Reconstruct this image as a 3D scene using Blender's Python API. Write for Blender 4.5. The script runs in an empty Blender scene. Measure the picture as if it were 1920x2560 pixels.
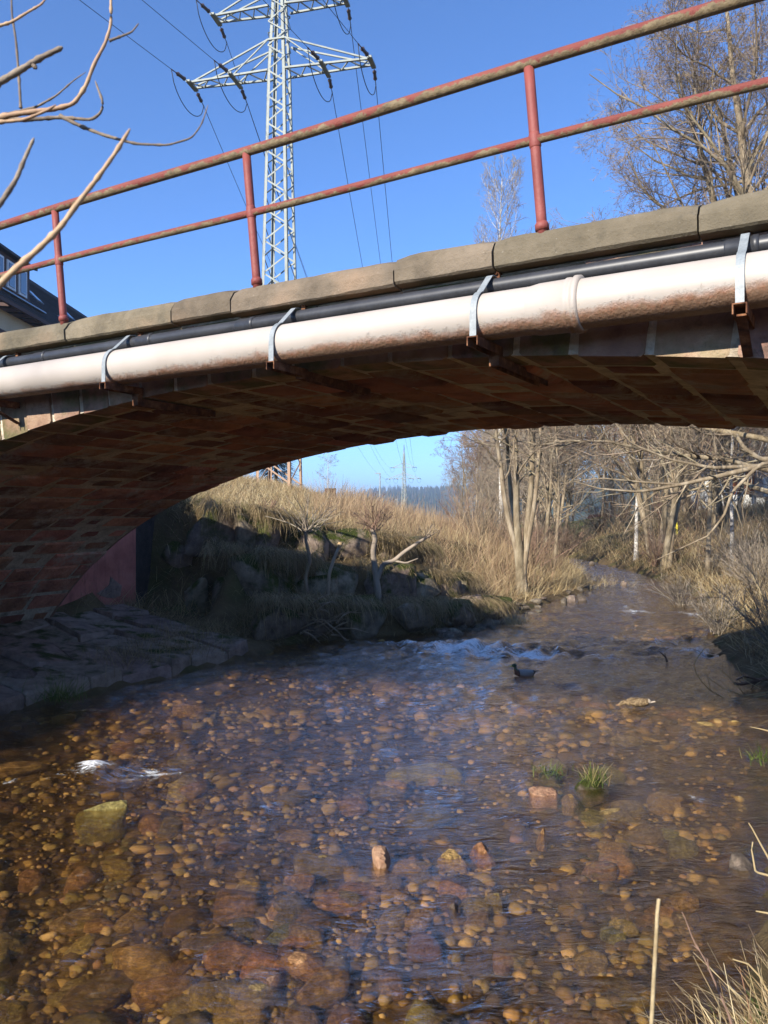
import bpy, math
import numpy as np
from mathutils import Matrix, Vector

# ------------------------------------------------------------------ camera, sky, sun, exposure
scene = bpy.context.scene
COL = scene.collection
CAM_H = 2.6                      # camera height above the water (water = z 0)
FPX = 1950.0                     # focal length in pixels of a 1920 x 2560 frame
cam = bpy.data.cameras.new('camera')
cam.sensor_fit = 'HORIZONTAL'; cam.sensor_width = 36.0; cam.lens = 36.0 * FPX / 1920.0
cam.clip_start = 0.05; cam.clip_end = 12000
cam_o = bpy.data.objects.new('camera', cam); COL.objects.link(cam_o)
cam_o.location = (0, 0, CAM_H); cam_o.rotation_euler = (math.pi / 2, 0, 0)
scene.camera = cam_o
cam.dof.use_dof = True; cam.dof.focus_distance = 7.0; cam.dof.aperture_fstop = 10.0     # a phone's small aperture

SUN_EL = math.radians(27.0)
SUN_AZ = (-0.60, -0.80)          # horizontal direction towards the sun
SKY_STRENGTH, SUN_STRENGTH = 0.145, 5.0
world = bpy.data.worlds.new('World'); scene.world = world; world.use_nodes = True
wn = world.node_tree.nodes; wl = world.node_tree.links
sky = wn.new('ShaderNodeTexSky'); sky.sky_type = 'NISHITA'; sky.sun_disc = False
sky.sun_elevation = SUN_EL
sky.sun_rotation = math.atan2(SUN_AZ[0], SUN_AZ[1])
sky.altitude = 1000; sky.air_density = 0.85; sky.dust_density = 0.0; sky.ozone_density = 9.0
wl.new(sky.outputs[0], wn['Background'].inputs[0]); wn['Background'].inputs[1].default_value = SKY_STRENGTH
sun = bpy.data.lights.new('sun', 'SUN'); sun.energy = SUN_STRENGTH; sun.angle = math.radians(0.53); sun.color = (1, 0.93, 0.82)
sun_o = bpy.data.objects.new('sun', sun); COL.objects.link(sun_o)
_sd = Vector((SUN_AZ[0] * math.cos(SUN_EL), SUN_AZ[1] * math.cos(SUN_EL), math.sin(SUN_EL)))
sun_o.rotation_euler = _sd.to_track_quat('Z', 'Y').to_euler(); sun_o.location = (-20, -30, 40)
scene.view_settings.view_transform = 'Standard'; scene.view_settings.look = 'None'
scene.view_settings.exposure = 0.95; scene.view_settings.gamma = 1.0
scene.cycles.max_bounces = 8; scene.cycles.transparent_max_bounces = 12
scene.cycles.caustics_reflective = False; scene.cycles.caustics_refractive = False

# ------------------------------------------------------------------ helpers
def px(u, v, Y):                 # a point on the ray of pixel (u, v) at distance Y in front of the camera
    return np.array([(u - 960) / FPX * Y, Y, CAM_H + (1280 - v) / FPX * Y])
def pz(u, v, z=0.0):             # where the ray of pixel (u, v) meets the level z
    return px(u, v, (CAM_H - z) * FPX / (v - 1280))

def _hash(ix, iy, iz, seed):
    h = (ix * 374761393 + iy * 668265263 + iz * 2147483647 + seed * 1274126177) & 0xFFFFFFFF
    h = ((h ^ (h >> 13)) * 1274126177) & 0xFFFFFFFF
    return ((h ^ (h >> 16)) & 0xFFFF) / 65535.0
def noise3(p, seed=0):
    p = np.asarray(p, float); i = np.floor(p).astype(np.int64); f = p - i; f = f * f * (3 - 2 * f)
    out = 0
    for dx in (0, 1):
        for dy in (0, 1):
            for dz in (0, 1):
                w = (f[..., 0] if dx else 1 - f[..., 0]) * (f[..., 1] if dy else 1 - f[..., 1]) * (f[..., 2] if dz else 1 - f[..., 2])
                out = out + w * _hash(i[..., 0] + dx, i[..., 1] + dy, i[..., 2] + dz, seed)
    return out * 2 - 1
def fbm(p, octaves=4, seed=0, gain=0.5):
    p = np.asarray(p, float); a, s, o = 1.0, 0, 0
    for k in range(octaves):
        o = o + a * noise3(p * (2 ** k), seed + k * 17); s += a; a *= gain
    return o / s
def fbm2(x, y, sc, octaves=4, seed=0, gain=0.5):
    return fbm(np.stack([np.asarray(x) * sc, np.asarray(y) * sc, np.zeros_like(np.asarray(x, float))], -1), octaves, seed, gain)
def sstep(a, b, x):
    t = np.clip((np.asarray(x, float) - a) / (b - a), 0, 1); return t * t * (3 - 2 * t)

def mesh_np(name, V, Q=None, T=None, smooth=True):
    me = bpy.data.meshes.new(name)
    V = np.asarray(V, np.float32); me.vertices.add(len(V)); me.vertices.foreach_set('co', V.ravel())
    loops = []; starts = []; n = 0; tot = []
    if Q is not None and len(Q):
        Q = np.asarray(Q, np.int32); loops.append(Q.ravel()); starts.append(np.arange(len(Q)) * 4); tot.append(np.full(len(Q), 4)); n = len(Q) * 4
    if T is not None and len(T):
        T = np.asarray(T, np.int32); loops.append(T.ravel()); starts.append(n + np.arange(len(T)) * 3); tot.append(np.full(len(T), 3))
    lp = np.concatenate(loops); st = np.concatenate(starts)
    me.loops.add(len(lp)); me.loops.foreach_set('vertex_index', lp.astype(np.int32))
    me.polygons.add(len(st)); me.polygons.foreach_set('loop_start', st.astype(np.int32))
    me.polygons.foreach_set('use_smooth', np.full(len(st), bool(smooth)))
    me.update(calc_edges=True); me.validate()
    return me

class MB:                        # collects shapes; build() links them as ONE mesh object
    def __init__(self): self.v = []; self.f = []
    def add(self, vs, fs):
        n = len(self.v); self.v += [tuple(map(float, p)) for p in vs]; self.f += [tuple(n + i for i in q) for q in fs]; return self
    def hexa(self, c):           # 8 corners: bottom ring 0-3, top ring 4-7
        return self.add(c, [(3, 2, 1, 0), (4, 5, 6, 7), (0, 1, 5, 4), (1, 2, 6, 5), (2, 3, 7, 6), (3, 0, 4, 7)])
    def box(self, c, s, ax=None):
        c = np.asarray(c, float); s = np.asarray(s, float) / 2
        ax = np.eye(3) if ax is None else np.asarray(ax, float)
        k = [(-1, -1, -1), (1, -1, -1), (1, 1, -1), (-1, 1, -1), (-1, -1, 1), (1, -1, 1), (1, 1, 1), (-1, 1, 1)]
        return self.hexa([c + ax[0] * a * s[0] + ax[1] * b * s[1] + ax[2] * e * s[2] for a, b, e in k])
    def bar(self, a, b, w, h=None, up=(0, 0, 1)):      # square bar from a to b
        a = np.asarray(a, float); b = np.asarray(b, float); t = b - a; L = np.linalg.norm(t); t = t / L
        u = np.asarray(up, float)
        if abs(t @ u) > 0.95: u = np.array([1., 0, 0])
        x = np.cross(t, u); x /= np.linalg.norm(x); y = np.cross(x, t)
        return self.box((a + b) / 2, (w, L, h or w), (x, t, y))
    def tube(self, pts, r, n=10, cap=True):
        P = np.asarray(pts, float); k = len(P); r = np.broadcast_to(np.asarray(r, float), (k,))
        t = np.gradient(P, axis=0); t /= np.linalg.norm(t, axis=1)[:, None]
        ref = np.array([0, 0, 1.]) if abs(t[:, 2]).mean() < 0.8 else np.array([1., 0, 0])
        x = np.cross(t, ref); x /= np.linalg.norm(x, axis=1)[:, None]; y = np.cross(t, x)
        a = np.arange(n) / n * 2 * math.pi
        vs = (P[:, None] + r[:, None, None] * (np.cos(a)[None, :, None] * x[:, None] + np.sin(a)[None, :, None] * y[:, None])).reshape(-1, 3)
        fs = [(i * n + j, i * n + (j + 1) % n, (i + 1) * n + (j + 1) % n, (i + 1) * n + j) for i in range(k - 1) for j in range(n)]
        if cap: fs += [tuple(range(n))[::-1], tuple((k - 1) * n + j for j in range(n))]
        return self.add(vs, fs)
    def mesh(self, name, smooth=False):
        me = bpy.data.meshes.new(name); me.from_pydata(self.v, [], self.f)
        if smooth: me.polygons.foreach_set('use_smooth', [True] * len(me.polygons))
        me.update(); return me
    def build(self, name, mat, parent=None, smooth=False):
        return obj(name, self.mesh(name, smooth), mat, parent)

def obj(name, me, mat=None, parent=None):
    o = bpy.data.objects.new(name, me); COL.objects.link(o)
    if mat is not None:
        for m in (mat if isinstance(mat, (list, tuple)) else [mat]): me.materials.append(m)
    if parent is not None: adopt(o, parent)
    return o
def adopt(o, parent):            # meshes keep their world coordinates under their thing
    o.parent = parent
    if parent.type == 'EMPTY' and parent.get('_world'):
        o.matrix_parent_inverse = Matrix.Translation(-Vector(parent.location))
def tag(o, label=None, cat=None, group=None, kind=None):
    if label: o['label'] = label
    if cat: o['category'] = cat
    if group: o['group'] = group
    if kind: o['kind'] = kind
    return o
def thing(name, label, cat, loc=(0, 0, 0), group=None, world=True, rz=0, sc=1):
    o = bpy.data.objects.new(name, None); COL.objects.link(o); o.location = tuple(map(float, loc)); o.empty_display_size = 0.2
    o.rotation_euler = (0, 0, rz); o.scale = (sc, sc, sc) if np.isscalar(sc) else sc
    if world: o['_world'] = 1
    return tag(o, label, cat, group)
def copy_tree(root, loc, rz=0, sc=1, label=None, group=None):
    r = root.copy(); COL.objects.link(r); r.location = tuple(map(float, loc)); r.rotation_euler = (0, 0, rz)
    r.scale = (sc, sc, sc) if np.isscalar(sc) else sc
    if label: r['label'] = label
    if group: r['group'] = group
    for ch in list(root.children):
        c = ch.copy(); COL.objects.link(c); c.parent = r
        for g in list(ch.children):
            e = g.copy(); COL.objects.link(e); e.parent = c
    return r

# ------------------------------------------------------------------ materials
class N:
    def __init__(self, name):
        self.m = bpy.data.materials.new(name); self.m.use_nodes = True
        self.t = self.m.node_tree; self.n = self.t.nodes; self.b = self.n['Principled BSDF']; self.out = self.n['Material Output']
        self._c = None
    def node(self, typ, **kw):
        x = self.n.new(typ)
        for k, v in kw.items(): setattr(x, k, v)
        return x
    def link(self, a, b): self.t.links.new(a, b)
    def coord(self, scale=None):
        if self._c is None: self._c = self.node('ShaderNodeTexCoord')
        o = self._c.outputs['Object']
        if scale is not None:
            mp = self.node('ShaderNodeMapping'); mp.inputs['Scale'].default_value = scale; self.link(o, mp.inputs['Vector']); o = mp.outputs[0]
        return o
    def noise(self, scale, detail=4, rough=0.55, stretch=None, dist=0):
        x = self.node('ShaderNodeTexNoise'); x.inputs['Scale'].default_value = scale; x.inputs['Detail'].default_value = detail
        x.inputs['Roughness'].default_value = rough; x.inputs['Distortion'].default_value = dist
        self.link(self.coord(stretch), x.inputs['Vector']); return x.outputs['Fac']
    def ramp(self, fac, stops):
        r = self.node('ShaderNodeValToRGB'); e = r.color_ramp.elements
        while len(e) < len(stops): e.new(0.5)
        for el, (p, c) in zip(e, stops):
            el.position = p; c = (c, c, c) if np.isscalar(c) else c; el.color = (*c, 1)
        self.link(fac, r.inputs[0]); return r.outputs[0]
    def mix(self, fac, a, b, mode='MIX'):
        x = self.node('ShaderNodeMix'); x.data_type = 'RGBA'; x.blend_type = mode
        self._in(x.inputs[0], fac); self._in(x.inputs[6], a); self._in(x.inputs[7], b); return x.outputs[2]
    def _in(self, s, v):
        if isinstance(v, bpy.types.NodeSocket): self.link(v, s)
        elif np.isscalar(v): s.default_value = v
        else: s.default_value = (*v, 1) if len(v) == 3 else v
    def math(self, op, a, b=None, clamp=False):
        x = self.node('ShaderNodeMath', operation=op, use_clamp=clamp); self._in(x.inputs[0], a)
        if b is not None: self._in(x.inputs[1], b)
        return x.outputs[0]
    def sep(self, vec):
        x = self.node('ShaderNodeSeparateXYZ'); self.link(vec, x.inputs[0]); return x.outputs
    def color(self, c): self._in(self.b.inputs['Base Color'], c); return self
    def set(self, **kw):
        for k, v in kw.items(): self._in(self.b.inputs[k.replace('_', ' ')], v)
        return self
    def bump(self, h, dist=0.01, strength=1.0):
        x = self.node('ShaderNodeBump'); x.inputs['Distance'].default_value = dist; x.inputs['Strength'].default_value = strength
        self.link(h, x.inputs['Height'])
        prev = self.b.inputs['Normal'].links
        if prev: self.link(prev[0].from_socket, x.inputs['Normal'])
        self.link(x.outputs[0], self.b.inputs['Normal']); return self
    def rnd(self): return self.node('ShaderNodeObjectInfo').outputs['Random']
    def island(self): return self.node('ShaderNodeNewGeometry').outputs['Random Per Island']
    def vary(self, col, fac, v=0.25, h=0.02, s=0.2):     # hue / value shift by a 0-1 factor
        x = self.node('ShaderNodeHueSaturation'); self._in(x.inputs['Color'], col)
        self.link(self.math('MULTIPLY_ADD', fac, 2 * v), x.inputs['Value']); x.inputs['Value'].links[0].from_node.inputs[2].default_value = 1 - v
        k = self.math('FRACT', self.math('MULTIPLY', fac, 7.31))
        q = self.math('MULTIPLY_ADD', k, 2 * h); q.node.inputs[2].default_value = 0.5 - h; self.link(q, x.inputs['Hue'])
        return x.outputs[0]

def speckle(name, stops, scale=6, rough=0.9, bump=0.01, fine=40, rnd=0.0, island=0.0, stretch=None, spec=0.3, hue=0.015):
    m = N(name); nz = m.noise(scale, 6, 0.6, stretch); c = m.ramp(nz, stops)
    f = m.noise(fine, 3, 0.6, stretch); c = m.mix(0.5, c, m.ramp(f, [(0.25, 0.55), (0.75, 1.35)]), 'MULTIPLY')
    if rnd: c = m.vary(c, m.rnd(), rnd, hue)
    if island: c = m.vary(c, m.island(), island, hue)
    m.color(c).set(Roughness=rough, Specular_IOR_Level=spec)
    if bump: m.bump(nz, bump * 2).bump(f, bump)
    return m.m
def plain(name, c, rough=0.6, metal=0.0, spec=0.4):
    m = N(name); f = m.noise(15, 4); m.color(m.mix(m.math('MULTIPLY', f, 0.5), c, tuple(x * 0.6 for x in c))).set(Roughness=rough, Metallic=metal, Specular_IOR_Level=spec)
    return m.m
# ------------------------------------------------------------------ river course and ground
LEFT = np.array([(-16, -60), (-11, -8), (-8.5, 3), (-4.9, 9.94), (-2.3, 14.1), (-2.0, 15.2), (-0.9, 15.9), (0.2, 16.4), (1.67, 17.2), (3.0, 19.0), (4.7, 22.5),
                 (6.6, 25.6), (8.2, 31.7), (9.0, 40), (7.5, 52), (1, 66), (-14, 80), (-40, 100)], float)
RIGHT = np.array([(-9, -60), (-7, -8), (-5.0, -0.5), (-2.6, 1.0), (-0.5, 2.2), (0.9, 3.1), (1.9, 4.0), (2.75, 5.5), (4.2, 8.0), (5.45, 11), (6.15, 14), (7.0, 16.4), (8.3, 20), (9.6, 24),
                  (10.4, 27), (10.8, 33.8), (10.9, 40), (10.6, 54), (6, 71), (-10, 87), (-38, 108)], float)
def pdist(x, y, P):
    best = np.full(np.shape(x), 1e9)
    for a, b in zip(P[:-1], P[1:]):
        ab = b - a; t = np.clip(((x - a[0]) * ab[0] + (y - a[1]) * ab[1]) / (ab @ ab), 0, 1)
        best = np.minimum(best, np.hypot(x - a[0] - t * ab[0], y - a[1] - t * ab[1]))
    return best
def xat(P, y): return np.interp(y, P[:, 1], P[:, 0])
def inside(x, y, P):             # point in polygon
    c = np.zeros(np.shape(x), bool); j = len(P) - 1
    for i in range(len(P)):
        xi, yi = P[i]; xj, yj = P[j]
        cond = (yi > y) != (yj > y)
        c ^= cond & (x < (xj - xi) * (y - yi) / (yj - yi + 1e-12) + xi); j = i
    return c
RIVER = np.concatenate([LEFT, RIGHT[::-1]])
def fall(y): return -0.035 * np.clip(np.asarray(y, float) - 44, 0, 230)
def ground(x, y, detail=True):
    x = np.asarray(x, float); y = np.asarray(y, float)
    dl = pdist(x, y, LEFT); dr = pdist(x, y, RIGHT); riv = inside(x, y, RIVER)
    left = ~riv & (dl < dr); dm = np.minimum(dl, dr)
    # bed
    shal = 0.10 + 0.17 * np.maximum(sstep(-0.8, -2.6, x + 0.25 * (y - 6)), sstep(9, 12.5, y))
    zb = -0.04 - shal * sstep(0, 1.4, dm) + 0.07 * fbm2(x, y, 0.9, 4, 3) * sstep(0, 1, dm)
    # left bank
    H = np.interp(x, [-6, -5, -1, 2.0, 3.6, 6], [3.0, 2.95, 2.2, 1.45, 1.0, 0.8])     # height of the stone wall's top
    zp = np.clip(2.2 - 0.2 * (x + 0.8) + 0.06 * np.clip(y - 26, -5, 14) * sstep(0, 5, -x), 1.2, 4.4)
    zp = np.minimum(zp, np.interp(y, [26, 60, 110], [9, 2.4, 1.4]) + np.clip(-x - 6, 0, 100) * 0.08)
    ledge = 0.08 + 0.15 * dl
    terr = H * (0.30 * sstep(0.05, 0.35, dl) + 0.34 * sstep(1.0, 1.3, dl) + 0.36 * sstep(2.1, 2.5, dl))
    terr = terr + np.clip(dl - 2.5, 0, 9) * 0.12
    slope = 0.06 + 0.12 * np.clip(dl, 0, 1.5) + 0.55 * np.clip(dl - 1.5, 0, 20)
    wB = sstep(15.1, 15.9, y) * (1 - sstep(19.2, 21.5, y))
    wC = sstep(19.2, 21.5, y)
    zl = np.where(y < 15.5, np.where(dl < 3.3, ledge, ledge + (dl - 3.3) * 1.2), 0)
    zl = np.where(y < 8.6, np.maximum(zl, np.clip((dl - 0.05) * 9, 0, 4.1) * sstep(8.6, 7.6, y)), zl)  # unseen steep bank, added to throw shade on the ledge and water
    lm = sstep(-3.0, -3.7, x) * sstep(17.5, 16.9, y); wB = wB * (1 - lm); zl = np.where((y >= 15.5) & (lm > 0), (0.08 + 0.15 * np.minimum(dl, 3.6)) * lm / np.maximum(1 - wB - wC, 1e-3), zl)
    zl = zl * (1 - wB - wC) + terr * wB + slope * wC
    zl = np.where(y < 9, np.minimum(zl, 4.2), np.minimum(zl, np.maximum(zp, H * (1 - wC))))
    # right bank
    zr = 0.06 + 0.42 * np.clip(dr, 0, 2.6) + 0.2 * np.clip(dr - 2.6, 0, 9) + 0.07 * np.clip(dr - 11, 0, 40)
    zr = np.where(y > 45, np.minimum(zr, np.interp(y, [45, 80, 120], [4, 2.6, 1.2]) + np.clip(x - 38, 0, 400) * 0.15), zr)
    z = np.where(riv, zb, np.where(left, zl, zr)) + fall(y)
    z = z + np.where(riv, 0, 0.10 * fbm2(x, y, 0.7, 4, 9) * sstep(0.2, 1.5, dm))
    far = sstep(120, 400, np.hypot(x, y)); z = z * (1 - far) + far * (-7.5 + 3 * fbm2(x, y, 0.004, 3, 5))
    return z

# ground sheet
gx = np.concatenate([-np.geomspace(4500, 14.5, 34), np.arange(-14, 16, 0.19), np.geomspace(16.3, 4500, 40)])
gy = np.concatenate([-np.geomspace(2500, 4.5, 14), np.arange(-4, 30, 0.19), np.arange(30, 70, 0.5), np.geomspace(70.5, 6000, 46)])
GX, GY = np.meshgrid(gx, gy); GZ = ground(GX, GY)
nx, ny = len(gx), len(gy)
idx = np.arange(nx * ny).reshape(ny, nx)
Q = np.stack([idx[:-1, :-1], idx[:-1, 1:], idx[1:, 1:], idx[1:, :-1]], -1).reshape(-1, 4)
m = N('earth_and_bed'); geo = m.sep(m.coord())
soil = m.ramp(m.noise(1.3, 8, 0.65), [(0.3, (0.055, 0.038, 0.02)), (0.5, (0.13, 0.09, 0.045)), (0.7, (0.2, 0.145, 0.07))])
bed = m.ramp(m.noise(5, 8, 0.7), [(0.3, (0.015, 0.010, 0.005)), (0.5, (0.09, 0.053, 0.018)), (0.68, (0.30, 0.185, 0.06))])
moss = m.ramp(m.noise(0.9, 5), [(0.5, 0.0), (0.62, 1.0)])
meadow = m.ramp(m.noise(0.25, 5), [(0.35, (0.06, 0.085, 0.02)), (0.6, (0.16, 0.14, 0.055))])
farf = m.math('MULTIPLY', m.math('SUBTRACT', geo[1], 40), 0.04, clamp=True)
c = m.mix(m.math('MULTIPLY', moss, 0.55), soil, (0.05, 0.065, 0.014)); c = m.mix(farf, c, meadow)
under = m.math('LESS_THAN', geo[2], -0.01); under = m.math('MULTIPLY', under, m.math('LESS_THAN', geo[1], 42))
m.color(m.mix(under, c, bed)).set(Roughness=0.95, Specular_IOR_Level=0.2); m.bump(m.noise(9, 8, 0.7), 0.06)
M_EARTH = m.m
tag(obj('ground', mesh_np('ground', np.stack([GX, GY, GZ], -1).reshape(-1, 3), Q), M_EARTH), kind='structure', label='earth banks and brown stream bed running to the horizon')

# ------------------------------------------------------------------ water
FOAM = []                        # (x, y, radius along flow, radius across, strength)
def foam_at(u, v, ru, rv, s):
    p = pz(u, v); FOAM.append((p[0], p[1], ru / FPX * p[1], rv * p[1] / (v - 1280), s))
for a in [(235, 1922, 55, 18, 0.9), (390, 1925, 90, 18, 0.62), (320, 1938, 60, 10, .5), (20, 1945, 30, 10, 0.6), (150, 1940, 30, 10, .5), (1160, 1625, 150, 22, 0.95), (1000, 1608, 130, 12, .6), (1330, 1638, 110, 14, 0.9), (1500, 1648, 160, 8, .55), (1750, 1632, 120, 12, .6), (1720, 1535, 50, 6, 0.55),
          (1590, 1530, 60, 7, 0.6), (1560, 1522, 30, 5, 0.5), (900, 1640, 120, 14, 0.35), (1490, 1432, 25, 3, 0.5), (1580, 1480, 30, 5, .5), (450, 2390, 70, 14, 0.45), (30, 2320, 30, 40, 0.4),
          (110, 2520, 40, 20, 0.4), (1530, 2160, 50, 14, 0.4), (1740, 2000, 50, 14, 0.5), (1530, 2060, 40, 12, 0.45), (740, 2100, 40, 8, 0.45), (1130, 2500, 60, 20, 0.45),
          (580, 2240, 30, 8, 0.4), (1420, 1620, 30, 5, 0.4), (1000, 2110, 30, 6, .3), (230, 1780, 60, 8, .4), (1600, 1815, 20, 5, .4)]: foam_at(*a)
wx = np.arange(-13, 12.2, 0.07); wy = np.concatenate([np.arange(0.6, 20, 0.06), np.arange(20, 68, 0.16)])
WX, WY = np.meshgrid(wx, wy)
keep = inside(WX, WY, RIVER) | (np.minimum(pdist(WX, WY, LEFT), pdist(WX, WY, RIGHT)) < 0.45)
fo = np.zeros_like(WX)
for fx, fy, rx, ry, s in FOAM: fo = np.maximum(fo, s * np.exp(-(((WX - fx) / rx) ** 2 + ((WY - fy) / ry) ** 2)))
amp = 0.55 + 0.5 * sstep(-0.1, 0.4, fbm2(WX, WY, 0.35, 3, 51)) + 2.2 * fo
amp = amp + 1.6 * np.exp(-((WY - 14.6 - 0.06 * (WX - 2) ** 2) / 0.7) ** 2)           # the low rapid below the bridge
ca, sa = math.cos(0.55), math.sin(0.55)                                                # flow runs roughly along the river axis
A, B = WX * ca - WY * sa, WX * sa + WY * ca
rg = 1 - np.abs(fbm2(A * 1.0, B * 0.55, 2.1, 3, 61))
WZ = amp * (0.09 * (rg - 0.75) + 0.034 * fbm2(A, B * 0.6, 5.0, 3, 62) + 0.0035 * fbm2(A, B, 11, 2, 63)) + 0.02 * fo
WZ = WZ + fall(WY) - 0.10 * (1 - sstep(13.9, 14.7, WY - 0.06 * (WX - 2) ** 2)) * 0.0
num = -np.ones(WX.shape, np.int64); num[keep] = np.arange(keep.sum())
q = np.stack([num[:-1, :-1], num[:-1, 1:], num[1:, 1:], num[1:, :-1]], -1).reshape(-1, 4); q = q[(q >= 0).all(1)]
wme = mesh_np('water', np.stack([WX, WY, WZ], -1)[keep], q)
at = wme.attributes.new('foam', 'FLOAT', 'POINT'); at.data.foreach_set('value', fo[keep].astype(np.float32))
m = N('stream_water'); m.n.remove(m.b)
bmp = m.node('ShaderNodeBump'); bmp.inputs['Distance'].default_value = 0.017; bmp.inputs['Strength'].default_value = 0.9
mp = m.node('ShaderNodeMapping'); mp.inputs['Rotation'].default_value = (0, 0, -0.55); mp.inputs['Scale'].default_value = (0.8, 2.0, 1); m.link(m.coord(), mp.inputs[0])
def wnoise(s, d=3, r=0.55, dist=0.6):
    x = m.node('ShaderNodeTexNoise'); x.inputs['Scale'].default_value = s; x.inputs['Detail'].default_value = d; x.inputs['Roughness'].default_value = r; x.inputs['Distortion'].default_value = dist
    m.link(mp.outputs[0], x.inputs['Vector']); return x.outputs['Fac']
rd = m.node('ShaderNodeTexNoise', noise_type='RIDGED_MULTIFRACTAL', normalize=True); m.link(mp.outputs[0], rd.inputs['Vector'])
for k_, v_ in (('Scale', 3.2), ('Detail', 3.0), ('Roughness', 0.5), ('Distortion', 0.8)): rd.inputs[k_].default_value = v_
hgt = m.math('ADD', m.math('MULTIPLY', rd.outputs['Fac'], 1.3), m.math('ADD', wnoise(8.0, 5, 0.6, 1.0), m.math('MULTIPLY', wnoise(22, 3, 0.6, 0.8), 0.4))); m.link(hgt, bmp.inputs['Height'])
gi = m.node('ShaderNodeNewGeometry'); dp = m.node('ShaderNodeVectorMath', operation='DOT_PRODUCT'); m.link(gi.outputs['Incoming'], dp.inputs[0]); m.link(bmp.outputs[0], dp.inputs[1])
cs = m.math('SUBTRACT', 1.0, m.math('ABSOLUTE', dp.outputs['Value']), True); fr_ = m.math('MULTIPLY_ADD', m.math('POWER', cs, 2.9), 0.98); fr_.node.inputs[2].default_value = 0.02   # Schlick reflectance
gl = m.node('ShaderNodeBsdfGlossy'); gl.inputs['Roughness'].default_value = 0.035; gl.inputs['Color'].default_value = (1, 1, 1, 1); m.link(bmp.outputs[0], gl.inputs['Normal'])
tr = m.node('ShaderNodeBsdfTransparent'); tr.inputs['Color'].default_value = (0.97, 0.86, 0.64, 1)
rf = m.node('ShaderNodeBsdfRefraction'); rf.inputs['Color'].default_value = (0.86, 0.74, 0.54, 1); rf.inputs['IOR'].default_value = 1.33; rf.inputs['Roughness'].default_value = 0.0; m.link(bmp.outputs[0], rf.inputs['Normal'])
body = m.node('ShaderNodeMixShader'); body.inputs[0].default_value = 0.27; m.link(tr.outputs[0], body.inputs[1]); m.link(rf.outputs[0], body.inputs[2])
s1 = m.node('ShaderNodeMixShader'); m.link(fr_, s1.inputs[0]); m.link(body.outputs[0], s1.inputs[1]); m.link(gl.outputs[0], s1.inputs[2])
fa = m.node('ShaderNodeAttribute', attribute_name='foam')
fn = m.math('ADD', m.math('MULTIPLY', wnoise(38, 5, 0.8, 1.2), 0.65), m.math('MULTIPLY', wnoise(7, 3, 0.6, 1.2), 0.45))
fm = m.math('MULTIPLY', fa.outputs['Fac'], 0.42)
ff = m.math('MULTIPLY', m.math('SUBTRACT', m.math('ADD', fn, fm), 0.77), 7.0, clamp=True)
spk = m.math('MULTIPLY', m.math('MULTIPLY', m.math('SUBTRACT', wnoise(55, 2, 0.5, 0.5), 0.735), 14.0, True), m.math('MULTIPLY', m.math('SUBTRACT', wnoise(1.6, 3), 0.5), 8.0, True))
ff = m.math('MAXIMUM', ff, spk)     # white sparkles painted into the foam mask in place of glints
df = m.node('ShaderNodeBsdfDiffuse'); df.inputs['Color'].default_value = (0.85, 0.87, 0.88, 1); m.link(bmp.outputs[0], df.inputs['Normal'])
s2 = m.node('ShaderNodeMixShader'); m.link(ff, s2.inputs[0]); m.link(s1.outputs[0], s2.inputs[1]); m.link(df.outputs[0], s2.inputs[2])
m.link(s2.outputs[0], m.out.inputs['Surface'])
M_WATER = m.m
tag(obj('water', wme, M_WATER), kind='structure', label='clear rippling amber stream water flowing over stones')
# ------------------------------------------------------------------ stone arch bridge
rng = np.random.default_rng(7)
BD = np.array([-0.86145, 0.50785]); BN = np.array([-0.50785, -0.86145]); BO = np.array([0.94, 4.70])
BW = 4.4                          # barrel length between the two faces
def bp(s, o, z):                  # s along the bridge (towards the left bank), o out of the near coping edge, z above the camera height
    p = BO + BD * s + BN * o; return np.array([p[0], p[1], z + CAM_H])
SC, CROWN = 1.75, 1.03
def za(s): x = np.abs(np.asarray(s, float) - SC); return CROWN - 0.0245 * x ** 2 - 1.9e-6 * x ** 6
FACE, FAR = -0.10, -0.10 - BW
sg = np.linspace(SC - 9.05, SC + 9.05, 1600); zg = za(sg)
ag = np.concatenate([[0], np.cumsum(np.hypot(np.diff(sg), np.diff(zg)))])   # arc length from the right springing
def arc(a):                       # point and outward normal of the soffit in the (s, z) plane
    s = np.interp(a, ag, sg); e = 1e-3; ds = 2 * e; dz = za(s + e) - za(s - e); L = math.hypot(ds, dz)
    return s, float(za(s)), np.array([-dz, ds]) / L
def abp(a, h, o): s, z, nn = arc(a); return bp(s + nn[0] * h, o, z + nn[1] * h)

m = N('red_sandstone_vault'); g = m.coord()
c = m.ramp(m.noise(3.0, 7, 0.6), [(0.28, (0.19, 0.085, 0.056)), (0.5, (0.42, 0.18, 0.11)), (0.72, (0.56, 0.28, 0.175))])
c = m.vary(c, m.rnd(), 0.5, 0.015)
lime = m.math('MULTIPLY', m.ramp(m.noise(1.15, 8, 0.68), [(0.50, 0.0), (0.60, 1.0)]), m.ramp(m.noise(9, 5, 0.7), [(0.34, 0.0), (0.52, 1.0)]))
c = m.mix(m.math('MULTIPLY', lime, 0.75), c, (0.58, 0.50, 0.39))
soot = m.ramp(m.noise(0.55, 5, 0.6), [(0.42, 1.0), (0.62, 0.5)]); c = m.mix(0.7, c, soot, 'MULTIPLY')
m.color(c).set(Roughness=0.92, Specular_IOR_Level=0.2); m.bump(m.noise(6, 7, 0.65), 0.09).bump(m.noise(38, 4, 0.7), 0.02)
M_VAULT = m.m
M_MORTAR = speckle('lime_mortar', [(0.3, (0.28, 0.23, 0.17)), (0.5, (0.52, 0.44, 0.33)), (0.7, (0.66, 0.58, 0.46))], 5, 0.95, 0.02, 30)
m = N('weathered_face_stone'); geo = m.sep(m.coord())
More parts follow.
